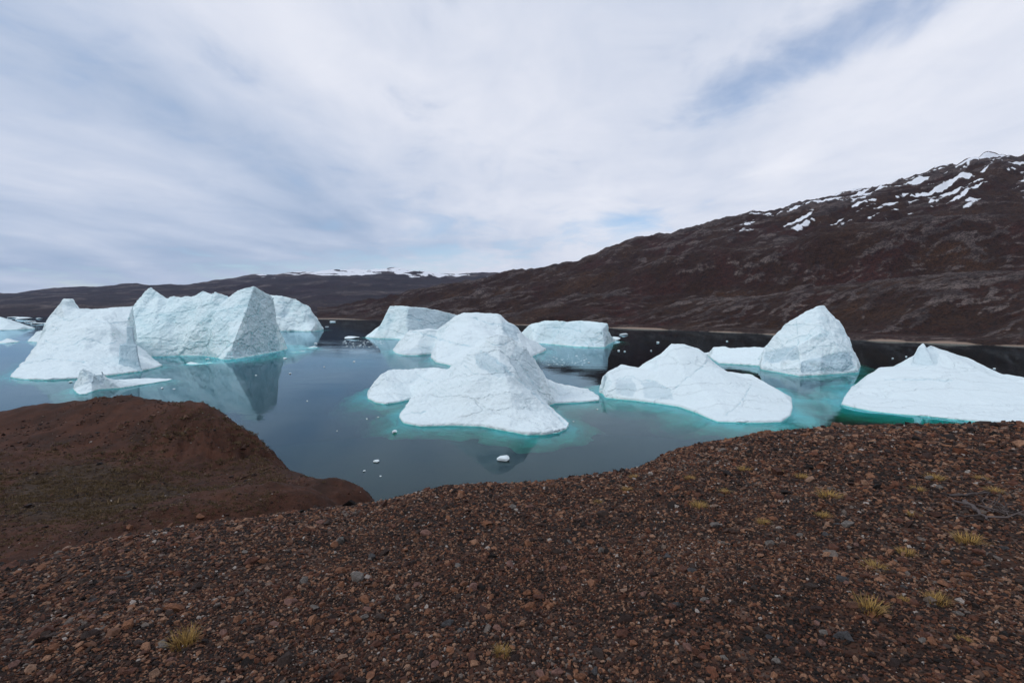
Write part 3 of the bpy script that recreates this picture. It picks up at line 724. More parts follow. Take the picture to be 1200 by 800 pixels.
# left: broad berg with pinnacle
def pinnacle(bm):
    def ring(y, x0, x1, Y0, Y1):
        a = P(x0, y, Y0); b = P(x1, y, Y0); dz = a[2]
        xa, xb = (x0 - 600) / F, (x1 - 600) / F
        return [np.array([xa * Y0, Y0, dz]), np.array([xb * Y0, Y0, dz]), np.array([xb * Y1, Y1, dz]), np.array([xa * Y1, Y1, dz])]
    prism(bm, [ring(436, 134, 164, 307, 330), ring(429, 136.5, 161.5, 308, 324), ring(418, 138.5, 159.5, 309, 322), ring(405, 139.5, 158.5, 310, 320), ring(403.5, 147, 157, 311, 319), ring(393, 148.5, 156, 311.5, 317), ring(383, 149, 155.5, 312, 316)])
broad = iceberg('broad sloping iceberg with a square summit tower and a thin grey pinnacle at its foot',
    base=[(12.5, 442.5), (25, 444.5), (55, 445.7), (92, 443.7), (127, 440.5), (160, 436), (182, 431.5), (190, 429), (186, 426), (166, 424.5)],
    back=[(161, 395), (159, 430), (110, 440), (50, 410), (34, 360), (20, 312)],
    pts=[(75, 350, 372), (86, 350, 372), (76, 350.5, 380), (86, 351, 380), (72, 357, 368), (71, 357, 382), (90, 361, 371), (91, 362, 381), (97, 366, 376), (66, 369, 366), (54, 376, 364), (110, 362, 378), (125, 361, 382), (140, 360, 385), (156, 358, 392), (53, 388, 352), (46, 405, 328), (40, 414, 319), (25, 425, 299), (18, 434, 288),
         (100, 384, 338), (100, 398, 329), (98, 410, 320), (100, 419, 310), (100, 432, 291), (62, 392, 341), (60, 402, 331), (58, 412, 317), (60, 430, 291), (130, 382, 345), (130, 398, 336), (128, 412, 324), (140, 430, 303), (152, 430, 308), (165, 431, 313), (180, 428.5, 322), (75, 372, 358), (90, 373, 356), (120, 372, 358), (78, 386, 344), (115, 404, 330), (148, 395, 352), (150, 375, 368), (152, 412, 338), (85, 404, 327),
         (80, 400, 33), (130, 410, 28)],
    mat=ICE_ROUGH, rim=1.0, foot=1.4, disp=((40, 1.5), (14, 1.1), (5, 0.5)), chip=1.3, chip_px=10, smooth_it=3, vox=0.8, ledge=1.3, ledge_px=11,
    grooves=[(1.2, [(52, 399), (70, 404), (88, 404), (98, 396), (110, 398), (122, 403), (136, 401)]), (1.0, [(66, 370), (80, 376), (95, 371)]), (1.0, [(108, 372), (125, 380), (150, 376)]), (0.9, [(30, 425), (60, 420), (100, 424)]), (0.9, [(55, 388), (62, 382), (70, 386)])])
def part_mesh(name, build, voxel, mat, parent, seed, amp):
    bm = bmesh.new(); build(bm); bmesh.ops.recalc_face_normals(bm, faces=bm.faces)
    me = bpy.data.meshes.new(name); bm.to_mesh(me); bm.free()
    me = remesh(me, voxel, 2)
    co = np.empty(len(me.vertices) * 3, np.float32); me.vertices.foreach_get('co', co); co = co.reshape(-1, 3).astype(float)
    nn = np.empty(len(me.vertices) * 3, np.float32); me.vertex_normals.foreach_get('vector', nn); nn = nn.reshape(-1, 3)
    co += nn * (amp * (fbm(co / np.array([3.0, 3.0, 9.0]), 4, 0.6, seed) + 0.5 * fbm(co / 2.0, 2, 0.5, seed + 3, True)))[:, None]
    me.vertices.foreach_set('co', co.astype(np.float32).ravel()); me.polygons.foreach_set('use_smooth', np.ones(len(me.polygons), dtype=bool)); me.update()
    add_attr(me, 'steep', np.ones(len(co))); add_attr(me, 'bare', 0.6 + 0.3 * gnoise(co / 5.0, seed)); add_attr(me, 'groove', np.zeros(len(co)))  # pinnacle's grey shade painted all over, unevenly
    return obj(name, me, mat, parent)
part_mesh('pinnacle', pinnacle, 0.35, ICE_SHADED, broad, 5, 0.28)['label'] = 'thin grey blue pinnacle, its shade painted into the ice'
# left: cliff berg
iceberg('tall jagged cliff iceberg with a grey right end wall, beside the sloping iceberg',
    base=[(140, 418.5), (156, 418), (180, 418), (209, 417), (240, 417.3), (255, 419.5), (262, 421.6), (274, 421), (304, 416), (327, 411.6)],
    back=[(336, 480), (322, 525), (250, 505), (170, 495), (136, 445)],
    pts=[(177, 336, 442), (170, 341, 441), (186, 343, 441), (195, 349, 441), (204, 347, 439), (213, 348.5, 438), (228, 346, 435), (238, 340.5, 431), (245, 345.5, 428), (252, 341.5, 426), (272, 349, 428), (278, 341, 426), (288, 337.5, 423), (298, 335, 425), (316, 345.5, 452), (321, 350, 458), (165, 347, 441), (160, 357, 440), (148, 366, 440), (150, 385, 425),
         (180, 380, 421), (230, 380, 416), (268, 381, 404), (286, 388, 397), (273, 403, 387), (290, 360, 412), (324, 375, 463), (326, 392, 460), (305, 388, 418), (315, 402, 430), (200, 365, 430), (250, 363, 417), (295, 402, 408), (165, 400, 411), (215, 402, 409), (250, 404, 399),
         (180, 470, 50), (240, 470, 48), (300, 480, 46)],
    mat=ICE_FAR, rim=1.0, foot=4.5, shelf=0.45, disp=((30, 1.0), (12, 0.7), (4, 0.45)), chip=1.5, chip_px=12, smooth_it=1, vox=0.8, tilt=(0.5, 0.0, -0.8), ledge=1.0, ledge_px=8,
    grooves=[(1.1, [(255, 418), (268, 404), (285, 396), (304, 387), (312, 388), (326, 396)])], bare_shade=[(0.55, [(298, 338), (321, 350), (328, 411), (268, 420), (274, 404), (287, 388), (291, 358)]), (0.75, [(274, 406), (304, 389), (325, 397), (327, 411), (274, 419)])])  # shade of the right end wall painted grey
iceberg('rounded iceberg standing in the gap behind the jagged cliff iceberg',
    base=[(298, 388.5), (327, 388.2), (345, 388), (364, 388.4), (376, 387)],
    back=[(379, 935), (350, 990), (300, 990)],
    pts=[(317, 345.6, 912), (331, 346.8, 906), (347, 350, 906), (354, 355, 901), (362, 358, 901), (367, 370, 896), (370, 380, 891), (345, 366, 892), (333, 375, 880), (338, 364, 898), (360, 378, 884), (340, 950, 55)],
    mat=ICE_FAR, rim=2.0, foot=2.4, disp=((30, 0.9), (10, 0.6), (4, 0.4)), chip=1.5, chip_px=9, smooth_it=1, vox=0.8, bare_shade=[(0.8, [(325, 370), (333, 364), (338, 368), (332, 373)])])
# small wreck in front of the left berg
iceberg('small ragged iceberg with two broken horns and a flat tongue, off the sloping iceberg',
    base=[(86, 456.5), (89, 460), (93, 462.5), (101, 462), (108, 459), (116, 456.5), (141, 455), (167, 451), (197, 446.3)],
    back=[(199, 273), (165, 276), (130, 268), (100, 256), (86, 246)],
    pts=[(97, 431.5, 240), (95, 441, 238), (99, 441, 238), (102, 446, 236), (104, 438, 238), (111, 437, 239), (119, 433.5, 241), (121, 440, 241), (125, 443, 244), (108, 448, 236), (116, 448, 240), (97, 452, 235), (131, 446.5, 252), (146, 446.5, 257), (162, 445.3, 263), (172, 448, 264), (120, 452, 244), (105, 250, 5)],
    mat=ICE_ROUGH, rim=0.5, foot=1.0, disp=((14, 0.8), (5, 0.6)), chip=1.2, chip_px=6, smooth_it=1, vox=0.6, bare_shade=[(0.7, [(104, 438), (119, 434), (123, 446), (112, 452), (105, 448)])])
# right front: smooth saddle
iceberg('smooth white saddle backed iceberg with a blunt peak and pitted cliff at one end',
    base=[(707, 462), (709, 466), (725, 468), (746, 470), (770, 473), (796, 477), (816, 484), (829, 490), (841, 494.7), (865, 495.5), (892, 495.6), (915, 495), (926, 488), (929, 479)],
    back=[(931, 212), (905, 245), (850, 262), (780, 265), (715, 250), (703, 230)],
    pts=[(706.5, 440, 226), (712, 435, 229), (728, 427, 233), (748, 434.5, 236), (762, 431, 237), (775, 414, 238), (787, 402.5, 240), (802, 404, 239), (818, 408.5, 237), (827, 413.5, 236), (836, 423, 236), (852, 435.5, 235), (881, 438, 232), (886, 446, 226), (904, 452.5, 219), (919, 461.5, 208), (927, 472.5, 198),
         (787, 458, 206), (829, 423, 229), (808, 440, 216), (820, 452, 205), (840, 470, 188), (872, 470, 189), (890, 481, 182), (850, 485, 178), (880, 450, 215), (902, 467, 199), (735, 452, 217), (718, 448, 219), (765, 452, 213), (800, 430, 222), (770, 435, 222), (860, 455, 206),
         (792, 254, 10), (850, 252, 4), (732, 245, 4), (752, 250, 4)],
    mat=ICE_SMOOTH, rim=0.9, foot=2.0, shelf=0.7, disp=((60, 1.4), (20, 0.7), (6, 0.22)), chip=0.5, chip_px=9, smooth_it=12, tilt=(0.6, 0.3, 0.6), ledge=0.4, ledge_px=14,
    grooves=[(1.3, [(829, 423), (812, 438), (800, 447), (787, 457)]), (1.2, [(881, 450), (874, 463), (863, 476), (850, 486)]), (1.0, [(712, 448), (728, 443), (740, 440), (750, 446), (765, 444), (778, 452), (790, 458)])],
    bare_shade=[(0.5, [(722, 446), (740, 442), (747, 455), (740, 466), (722, 460)]), (0.55, [(752, 447), (766, 445), (786, 457), (790, 468), (755, 466)])])
# right middle: pointed berg with ledge
iceberg('pointed pyramid iceberg with grey lower facets and a flat snowy ledge on one side',
    base=[(829, 416.5), (833, 420), (842, 426), (862, 427), (890, 429), (892, 433), (913, 436.7), (937, 441), (962, 440), (987, 438), (1006, 436.7)],
    back=[(1010, 332), (992, 368), (940, 385), (890, 425), (840, 445), (826, 428)],
    pts=[(961, 357.5, 323), (967, 358, 323), (948, 363, 322), (933, 372, 321), (917, 382, 326), (913, 387, 326), (900, 402, 329), (895, 407, 331), (976, 369, 323), (988, 381.5, 323), (987, 392, 316), (993, 402, 315), (999, 413, 312), (1005, 426, 308), (1002, 431, 303), (935, 405, 301), (938, 425, 290.5), (941, 422, 295), (962, 417, 299), (987, 412, 302), (962, 422, 291), (985, 424, 295), (915, 420, 313), (900, 422, 318), (960, 390, 307), (915, 402, 320), (897, 428, 320),
         (830, 411.5, 402), (836, 407, 400), (847, 406, 397), (858, 408, 392), (880, 407.5, 385), (895, 407, 372), (870, 419, 362), (848, 420, 374), (888, 420, 345), (950, 350, 26)],
    mat=ICE_ROUGH, rim=1.2, foot=1.6, disp=((40, 1.0), (14, 0.9), (5, 0.45)), chip=1.1, chip_px=13, smooth_it=1, vox=0.8, grooves=[(0.8, [(933, 373), (935, 405), (937, 438)])],
    bare_shade=[(0.9, [(938, 424), (950, 420), (962, 418), (985, 412), (998, 414), (1002, 428), (998, 434), (960, 437), (940, 437)]), (0.75, [(895, 412), (915, 408), (934, 404), (936, 420), (920, 422), (905, 426), (896, 424)]), (0.4, [(895, 430), (936, 434), (936, 438), (895, 433)])])  # bluish shadow of the left part painted in along with the grey facets
# far right: low dome with small twin peak
iceberg('wide low snow covered iceberg with a small twin tipped peak, running along the gravel slope',
    base=[(986, 474.5), (1000, 478), (1020, 482), (1050, 485.5), (1088, 488.5), (1120, 492), (1155, 495), (1200, 497.5), (1260, 499), (1330, 498), (1370, 490)],
    back=[(1390, 215), (1340, 262), (1200, 278), (1100, 292), (1030, 278), (1000, 238), (993, 212)],
    pts=[(1003, 460, 218), (1013, 446, 230), (1020, 437.5, 246), (1031, 430.5, 254), (1051, 429.3, 260), (1065, 429, 261), (1068, 424, 258), (1071, 416, 257), (1076.5, 405, 257), (1082, 401, 258), (1086.5, 407, 258), (1091, 403.5, 259), (1098, 410, 257), (1117, 414, 259), (1139, 421, 257), (1150, 430, 253), (1177, 439, 249), (1180, 447.5, 242), (1200, 451, 240), (1260, 454, 238), (1095, 427, 246), (1078, 427, 251), (1068, 429, 252), (1050, 434, 240),
         (1020, 466, 204), (1060, 450, 216), (1060, 470, 196), (1110, 450, 216), (1110, 474, 190), (1160, 459, 206), (1160, 480, 182), (1220, 468, 196), (1220, 485, 178), (1290, 470, 195), (1085, 275, 8), (1130, 275, 6), (1160, 440, 238)],
    mat=ICE_SMOOTH, rim=0.9, foot=2.2, shelf=0.6, disp=((60, 1.4), (20, 0.7), (6, 0.22)), chip=0.35, chip_px=12, smooth_it=10, ledge=0.6, ledge_px=12,
    grooves=[(2.0, [(1038, 444), (1060, 445), (1090, 444), (1115, 445)])], bare_shade=[(0.4, [(1069, 420), (1077, 406), (1092, 406), (1101, 414), (1098, 428), (1068, 429)])])
# distance, left
iceberg('pale distant iceberg sloping down to a thin point, far side of the fjord',
    base=[(-40, 388), (0, 387.2), (20, 386.6), (38, 385.5)], back=[(41, 985), (15, 1040), (-45, 1050)],
    pts=[(-15, 366, 960), (0, 371, 955), (10, 377, 945), (12, 378, 945), (20, 381, 945), (28, 383, 945), (-10, 380, 930), (0, 1010, 14)],
    mat=ICE_FAR, rim=1.4, foot=2, disp=((20, 0.6), (6, 0.4)), chip=0.8, chip_px=8, smooth_it=2, vox=0.7)
iceberg('small stepped iceberg peeping out behind the sloping iceberg',
    base=[(33, 400.6), (48, 401.2), (75, 401)], back=[(78, 625), (55, 640), (33, 615)],
    pts=[(36, 398, 600), (42, 391, 605), (45, 388, 606), (52, 386, 606), (65, 384, 606), (55, 395, 598)],
    mat=ICE_ROUGH, rim=1.0, foot=1.5, disp=((14, 0.6), (5, 0.4)), chip=1.0, chip_px=6, smooth_it=1, vox=0.6)
iceberg('little white hump of ice floating below the pale distant iceberg',
    base=[(-6, 402.5), (8, 402.2), (21, 401)], back=[(22, 592), (8, 600), (-6, 590)],
    pts=[(8, 396, 580), (3, 399, 578), (14, 399, 578)], mat=ICE_ROUGH, rim=0.5, foot=1.0, disp=((8, 0.4),), smooth_it=1, vox=0.5)

# ------------------------------------------------------------------ drifting bits of ice
def chunk_mesh(seed):
    r = np.random.default_rng(seed)
    bm = bmesh.new()
    k = 26
    pts = r.normal(size=(k, 3)); pts /= np.linalg.norm(pts, axis=1)[:, None]
    pts *= r.uniform(0.65, 1.0, (k, 1)); pts[:, 2] *= 0.45; pts[:, 0] *= 1.25
    for p in pts: bm.verts.new(tuple(p * 0.5))
    for sx, sy, s in ((0.25, 0.1, 0.5), (-0.3, -0.05, 0.42)):
        for p in r.normal(size=(10, 3)):
            p = p / np.linalg.norm(p) * s * 0.5
            bm.verts.new((p[0] + sx, p[1] + sy, p[2] * 0.8 + 0.12))
    res = bmesh.ops.convex_hull(bm, input=bm.verts)
    bmesh.ops.delete(bm, geom=[g for g in set(res['geom_interior'] + res['geom_unused']) if isinstance(g, bmesh.types.BMVert)], context='VERTS')
    me = bpy.data.meshes.new('ice_chunk'); bm.to_mesh(me); bm.free()
    add_attr(me, 'steep', np.zeros(len(me.vertices)))
    me.materials.append(ICE_SMALL)
    return me
chunks = [chunk_mesh(s) for s in range(5)]
def ice_chunk(px, py, wpx, label, group=None, k=0, flat=1.0, name='ice_chunk'):
    p = W(px, py); s = wpx * p[1] / F
    o = obj(name, chunks[k % 5])
    o.location = (p[0], p[1], 0.10 * s * flat); o.scale = (s * 0.9, s * 0.9, s * 0.9 * flat); o.rotation_euler = (0, 0, k * 1.3)
    return tag(o, label, 'ice', group)
ice_chunk(590, 539, 15, 'double lump of white ice adrift in front of the fin shaped iceberg', k=0)
ice_chunk(462.5, 507, 8, 'small pointed bit of ice adrift off the rounded end of the fin iceberg', k=1, flat=1.3)
ice_chunk(722, 398.5, 11, 'white lump of ice drifting off the square end of the block iceberg', k=2)
ice_chunk(731, 392.5, 14, 'thin flat floe drifting between the block iceberg and the far beach', k=3, flat=0.4, name='ice_floe')
ice_chunk(412, 396.3, 26, 'long flat floe lying off the ramp of the flat topped iceberg', k=4, flat=0.25, name='ice_floe')
grp = 'tiny ice fragments adrift on the open water'
for i, (a, b, w) in enumerate([(441, 541, 7), (427, 552, 4), (446, 558, 3), (443, 489, 3), (430, 491, 3), (415, 424, 3), (340, 438, 4), (334, 420.5, 5), (243, 421.5, 5), (190, 455, 4), (204, 456, 3), (83, 448, 5), (771, 401.5, 4), (763, 411, 3), (725, 411, 3), (732, 412, 3), (852, 400, 3), (1046, 420, 3), (1062, 418, 2.5), (1165, 432, 3),
                               (370, 403, 4), (380, 430, 2.5), (360, 470, 2.5), (395, 505, 2.5), (300, 440, 2.5), (700, 480, 3), (690, 425, 3), (672, 494, 3)]):
    near = min((math.hypot(a - u_, (b - v_) * 2), nm) for u_, v_, nm in ((440, 500, 'the rounded end of the fin shaped iceberg'), (690, 480, 'the low wing of the fin shaped iceberg'), (330, 425, 'the grey end wall of the cliff iceberg'), (200, 450, 'the flat tongue of the small ragged iceberg'), (740, 405, 'the square end of the block iceberg'), (850, 402, 'the snowy ledge of the pyramid iceberg'), (1080, 425, 'the twin tipped peak of the low iceberg'), (400, 415, 'the ramp of the flat topped iceberg')))[1]
    ice_chunk(a, b, w, f'tiny fragment of white ice adrift off {near}', f'tiny fragments adrift off {near}', i)
for i, (a, b, w) in enumerate([(5, 376, 14), (16, 372.3, 12), (28, 374, 20), (36, 377.5, 10), (46, 373.2, 8), (52, 379, 8), (44, 379.6, 14), (390, 377, 8), (383, 383, 5)]):
    ice_chunk(a, b, w, 'thin pale floe on the distant water near the far hills', 'distant floes under the far hills', i, 0.35, 'ice_floe')
def brash(label, cx0, cx1, cy0, cy1, n, seed):
    r = np.random.default_rng(seed); V = []; Fc = []
    src = []
    for me in chunks:
        c = np.empty(len(me.vertices) * 3, np.float32); me.vertices.foreach_get('co', c)
        src.append((c.reshape(-1, 3), [tuple(p.vertices) for p in me.polygons]))
    bm = bmesh.new()
    for i in range(n):
        a, b = r.uniform(cx0, cx1), r.uniform(cy0, cy1)
        p = W(a, b); s = r.choice([1, 1.5, 2.2], p=[.6, .3, .1]) * p[1] / F
        c, fs = src[r.integers(5)]
        vs = [bm.verts.new(tuple(q * s * np.array([1, 1, 0.5]) + p)) for q in c]
        for f in fs: bm.faces.new([vs[j] for j in f])
    me = bpy.data.meshes.new('brash_ice'); bm.to_mesh(me); bm.free()
    add_attr(me, 'steep', np.zeros(len(me.vertices)))
    tag(obj('brash_ice', me, ICE_SMALL), label, 'ice', kind='stuff')
brash('speckle of brash ice on the water below the block iceberg', 630, 688, 416, 428, 90, 4)
brash('patch of brash ice on the water below the flat topped iceberg', 402, 452, 399, 407, 110, 5)

# ------------------------------------------------------------------ gravel, stones, grass on the slope
def stone_mesh(seed, k=15, flat=0.62):
    r = np.random.default_rng(seed)
    pts = r.normal(size=(k, 3)); pts /= np.linalg.norm(pts, axis=1)[:, None]
    pts *= r.uniform(0.72, 1.0, (k, 1)) * np.array([1.15, 0.85, flat]) * 0.5
    bm = bmesh.new()
    for p in pts: bm.verts.new(tuple(p))
    res = bmesh.ops.convex_hull(bm, input=bm.verts)
    bmesh.ops.delete(bm, geom=[g for g in set(res['geom_interior'] + res['geom_unused']) if isinstance(g, bmesh.types.BMVert)], context='VERTS')
    me = bpy.data.meshes.new('stone'); bm.to_mesh(me); bm.free()
    return me
pebbles = bpy.data.collections.new('pebble_shapes')
for s in range(14):
    me = stone_mesh(100 + s, 13 + s % 4, 0.5 + 0.04 * (s % 6)); me.materials.append(GRAVEL)
    pebbles.objects.link(bpy.data.objects.new('pebble', me))
def lip_r(th):
    px = 600 + F * np.tan(np.clip(th, -1.05, 1.05))
    return np.interp(px, [a[0] for a in lip], [a[2] for a in lip]) / np.cos(np.clip(th, -1.05, 1.05))
def scatter(n, r0, r1, power, th0=-1.08, th1=1.08):
    th = rng.uniform(th0, th1, n)
    u = rng.uniform(0, 1, n)
    if power == 1: r = np.sqrt(r0**2 + u * (r1**2 - r0**2))     # even per area
    else: r = r0 * (r1 / r0)**u                                  # even per bearing and scale
    keep = r < lip_r(th) * 1.22 + 0.6
    return th[keep], r[keep]
tA, rA = scatter(105000, 1.1, 5.0, 1)
tB, rB = scatter(230000, 4.3, 44.0, 0)
th = np.concatenate([tA, tB]); r = np.concatenate([rA, rB])
size = np.exp(rng.normal(0, 0.42, len(r))) * np.maximum(0.0185, 0.0043 * r)
big_ = rng.uniform(size=len(r)) < 0.02
size = np.where(big_, size * 2.0, size)
x, y = r * np.sin(th), r * np.cos(th)
z, _ = ground_z(x, y)
def scatter_stuff(name, label, cat, co, size, rot, coll, k):
    gm = bpy.data.meshes.new(name)
    gm.vertices.add(len(co)); gm.vertices.foreach_set('co', np.asarray(co, dtype=np.float32).ravel())
    a = gm.attributes.new('scl', 'FLOAT', 'POINT'); a.data.foreach_set('value', size.astype(np.float32))
    a = gm.attributes.new('rot', 'FLOAT_VECTOR', 'POINT'); a.data.foreach_set('vector', rot.astype(np.float32).ravel())
    a = gm.attributes.new('pick', 'INT', 'POINT'); a.data.foreach_set('value', rng.integers(0, k, len(co)).astype(np.int32))
    o = obj(name, gm)
    tag(o, label, cat, kind='stuff')
    ng = bpy.data.node_groups.new('scatter_' + name, 'GeometryNodeTree')
    ng.interface.new_socket('Geometry', in_out='INPUT', socket_type='NodeSocketGeometry')
    ng.interface.new_socket('Geometry', in_out='OUTPUT', socket_type='NodeSocketGeometry')
    gi = ng.nodes.new('NodeGroupInput'); go = ng.nodes.new('NodeGroupOutput')
    ci = ng.nodes.new('GeometryNodeCollectionInfo'); ci.inputs['Collection'].default_value = coll
    ci.inputs['Separate Children'].default_value = True; ci.inputs['Reset Children'].default_value = True
    def named(nm, dt):
        n = ng.nodes.new('GeometryNodeInputNamedAttribute'); n.data_type = dt; n.inputs[0].default_value = nm
        return n.outputs[0]
    e2r = ng.nodes.new('FunctionNodeEulerToRotation'); ng.links.new(named('rot', 'FLOAT_VECTOR'), e2r.inputs[0])
    mp_ = ng.nodes.new('GeometryNodeMeshToPoints'); ng.links.new(gi.outputs[0], mp_.inputs[0])
    iop = ng.nodes.new('GeometryNodeInstanceOnPoints')
    ng.links.new(mp_.outputs[0], iop.inputs['Points']); ng.links.new(ci.outputs[0], iop.inputs['Instance'])
    iop.inputs['Pick Instance'].default_value = True
    ng.links.new(named('pick', 'INT'), iop.inputs['Instance Index'])
    ng.links.new(e2r.outputs[0], iop.inputs['Rotation']); ng.links.new(named('scl', 'FLOAT'), iop.inputs['Scale'])
    ng.links.new(iop.outputs[0], go.inputs[0])
    o.modifiers.new('scatter', 'NODES').node_group = ng
    return o
def tumble(n, t=0.4):
    return np.stack([rng.normal(-0.1, t, n), rng.normal(0, t, n), rng.uniform(0, 6.28, n)], 1)
scatter_stuff('gravel', 'dark reddish brown gravel covering the slope above the fjord', 'gravel', np.stack([x, y, z + size * 0.12], 1), size, tumble(len(x)), pebbles, 14)
# grit and low growth on the red knoll beyond the hollow
grit_shapes = bpy.data.collections.new('grit_shapes')
for s_ in range(6):
    me = stone_mesh(200 + s_, 9, 0.5); me.materials.append(GRIT)
    grit_shapes.objects.link(bpy.data.objects.new('grit', me))
n_ = 90000
th = rng.uniform(-1.05, -0.12, n_); r = 16 * (100 / 16) ** rng.uniform(0, 1, n_)
x, y = r * np.sin(th), r * np.cos(th)
z, kk = ground_z(x, y)
dn = np.clip(0.35 + 0.9 * fbm(np.stack([x / 6, y / 6, x * 0], 1), 3, 0.5, 95), 0.05, 1)
keep = (kk > 0.6) & (rng.uniform(size=n_) < dn) & (z > 8)
x, y, z, r = x[keep], y[keep], z[keep], r[keep]
size = np.exp(rng.normal(0, 0.5, len(x))) * np.maximum(0.04, 0.0028 * r)
scatter_stuff('grit', 'reddish grit strewn over the red knoll', 'grit', np.stack([x, y, z], 1), size, tumble(len(x)), grit_shapes, 6)
cover_shapes = bpy.data.collections.new('heath_shapes')
for s_ in range(4):
    r_ = np.random.default_rng(400 + s_); V = []; Fc = []
    for i in range(26):
        a_ = r_.uniform(0, 6.28); d_ = 0.5 * math.sqrt(r_.uniform()); b_ = np.array([d_ * math.cos(a_), d_ * math.sin(a_), -0.05])
        tip = b_ + np.array([r_.normal(0, 0.16), r_.normal(0, 0.16), r_.uniform(0.18, 0.5)]); sd_ = r_.normal(size=3); sd_[2] = 0; sd_ = sd_ / np.linalg.norm(sd_) * 0.05
        k0 = len(V); V += [b_ - sd_, b_ + sd_, tip]; Fc.append((k0, k0 + 1, k0 + 2))
    me = mesh_np('heath', np.array(V), Fc, False); me.materials.append(HEATH)
    cover_shapes.objects.link(bpy.data.objects.new('heath', me))
n_ = 110000
th = rng.uniform(-1.05, -0.15, n_); r = 18 * (85 / 18) ** rng.uniform(0, 1, n_)
x, y = r * np.sin(th), r * np.cos(th)
z, kk = ground_z(x, y)
q_ = np.stack([x, y, x * 0], 1)
pch = fbm(q_ / np.array([7.0, 4.0, 1.0]), 4, 0.55, 97)
dn = np.exp(-((y - 42) / 14.0)**2) * np.clip(0.6 + 1.2 * pch, 0, 1) + 0.9 * np.exp(-((y - 63) / 4.5)**2 - ((x + 38) / 9.0)**2) * np.clip(0.4 + pch, 0, 1) + 0.04
dn *= np.clip((335 - (600 + F * x / y)) / 30.0, 0.03, 1)
keep = (kk > 0.6) & (rng.uniform(size=n_) < dn) & (z > 8)
x, y, z, r = x[keep], y[keep], z[keep], r[keep]
size = np.exp(rng.normal(0, 0.4, len(x))) * np.maximum(0.10, 0.0045 * r)
rt = tumble(len(x), 0.1)
scatter_stuff('heath', 'olive brown low heath patched over the hollow before the red knoll', 'heath', np.stack([x, y, z], 1), size, rt, cover_shapes, 4)

# separate stones large enough to pick out
def ground_hit(px, py):
    d = ray(px, py); ts = np.geomspace(1.0, 160, 900)
    zz, _ = ground_z(d[0] * ts, d[1] * ts)
    below = np.nonzero(H + d[2] * ts < zz)[0]
    t = ts[below[0]] if len(below) else 20.0
    return d[0] * t, d[1] * t, (zz[below[0]] if len(below) else 30.0), t
stone_shapes = {}
def stone(px, py, wpx, colour, label, group=None, k=0, flat=None):
    X, Y, Z, t = ground_hit(px, py)
    s = wpx * Y / F
    key = (k % 8, colour)
    if key not in stone_shapes:
        me = stone_mesh(300 + k % 8, 17, 0.6 + 0.05 * (k % 4)); me.materials.append(STONES[colour]); stone_shapes[key] = me
    o = obj('stone', stone_shapes[key])
    o.location = (X, Y, Z + s * 0.14); o.scale = (s, s, s * 0.95); o.rotation_euler = (random.uniform(-.2, .2), random.uniform(-.2, .2), random.uniform(0, 6.28) if k else 0.2)
    return tag(o, label, 'stone', group)
stone(203, 717, 24, 'orange', 'orange brown rounded stone up the slope from a yellow grass tuft', k=1)
stone(262, 744, 15, 'pink', 'flat pink stone just beside a yellow grass tuft', k=2)
stone(291, 772, 17, 'orange', 'bright orange rounded stone down the slope from a yellow grass tuft', k=3)
stone(295, 660, 20, 'rust red', 'large dark rust coloured stone near the edge of the gravel slope', k=4)
stone(309, 659, 13, 'orange', 'tan stone touching the large dark rust stone', k=5)
stone(400, 671, 16, 'orange', 'pale orange stone beside a mottled grey stone', k=6)
stone(417, 680, 22, 'pale grey', 'mottled pale grey stone beside a pale orange stone', k=7)
stone(434, 795, 18, 'orange', 'orange stone in the gravel beneath the small central grass tuft', k=8)
stone(333, 778, 26, 'dark brown', 'long brown slab lying beside a bright orange stone', k=1)
stone(201, 775, 12, 'pink', 'small pale pink stone below the yellow grass tuft', k=3)
stone(680, 796, 16, 'orange', 'salmon coloured stone next to a slate grey block', k=2)
stone(697, 789, 14, 'slate grey', 'slate grey block next to a salmon coloured stone', k=4)
stone(702, 770, 22, 'dark brown', 'dark brown boulder above a slate grey block', k=5)
stone(598, 663, 14, 'pink', 'pinkish stone standing alone at mid slope', k=6)
stone(694, 655, 13, 'rust red', 'reddish cube of rock at the edge of a bare patch', k=7)
stone(152, 621, 12, 'orange', 'pale stone on the rim of the gravel above the soil hollow', k=2)
stone(235, 608, 12, 'orange', 'light stone perched where the gravel rim meets the soil hollow', k=3)
stone(12, 668, 22, 'rust red', 'long rust stone jutting from the gravel rim', k=5)
stone(50, 745, 26, 'rust red', 'broad dull red slab half sunk in gravel', k=6)
kinds = ['rust red', 'dark brown', 'dark brown', 'orange', 'slate grey', 'rust red', 'orange', 'pink', 'rust red', 'pale grey', 'dark brown', 'pink']
shape_word = {'rust red': 'angular', 'dark brown': 'blocky', 'orange': 'rounded', 'slate grey': 'sharp edged', 'pale grey': 'weathered', 'pink': 'flat sided'}
n_st = 0
LANDMARKS = [(216, 757, 'the spiky yellow grass tuft'), (588, 768, 'the small lone grass tuft'), (1018, 716, 'the leaning golden tuft'), (1150, 605, 'the bleached branch'), (417, 680, 'the mottled pale grey stone'), (295, 660, 'the large dark rust stone'), (702, 770, 'the dark brown boulder'), (598, 663, 'the lone pinkish stone'), (820, 595, 'a low dry tuft'), (970, 590, 'a low dry tuft')]
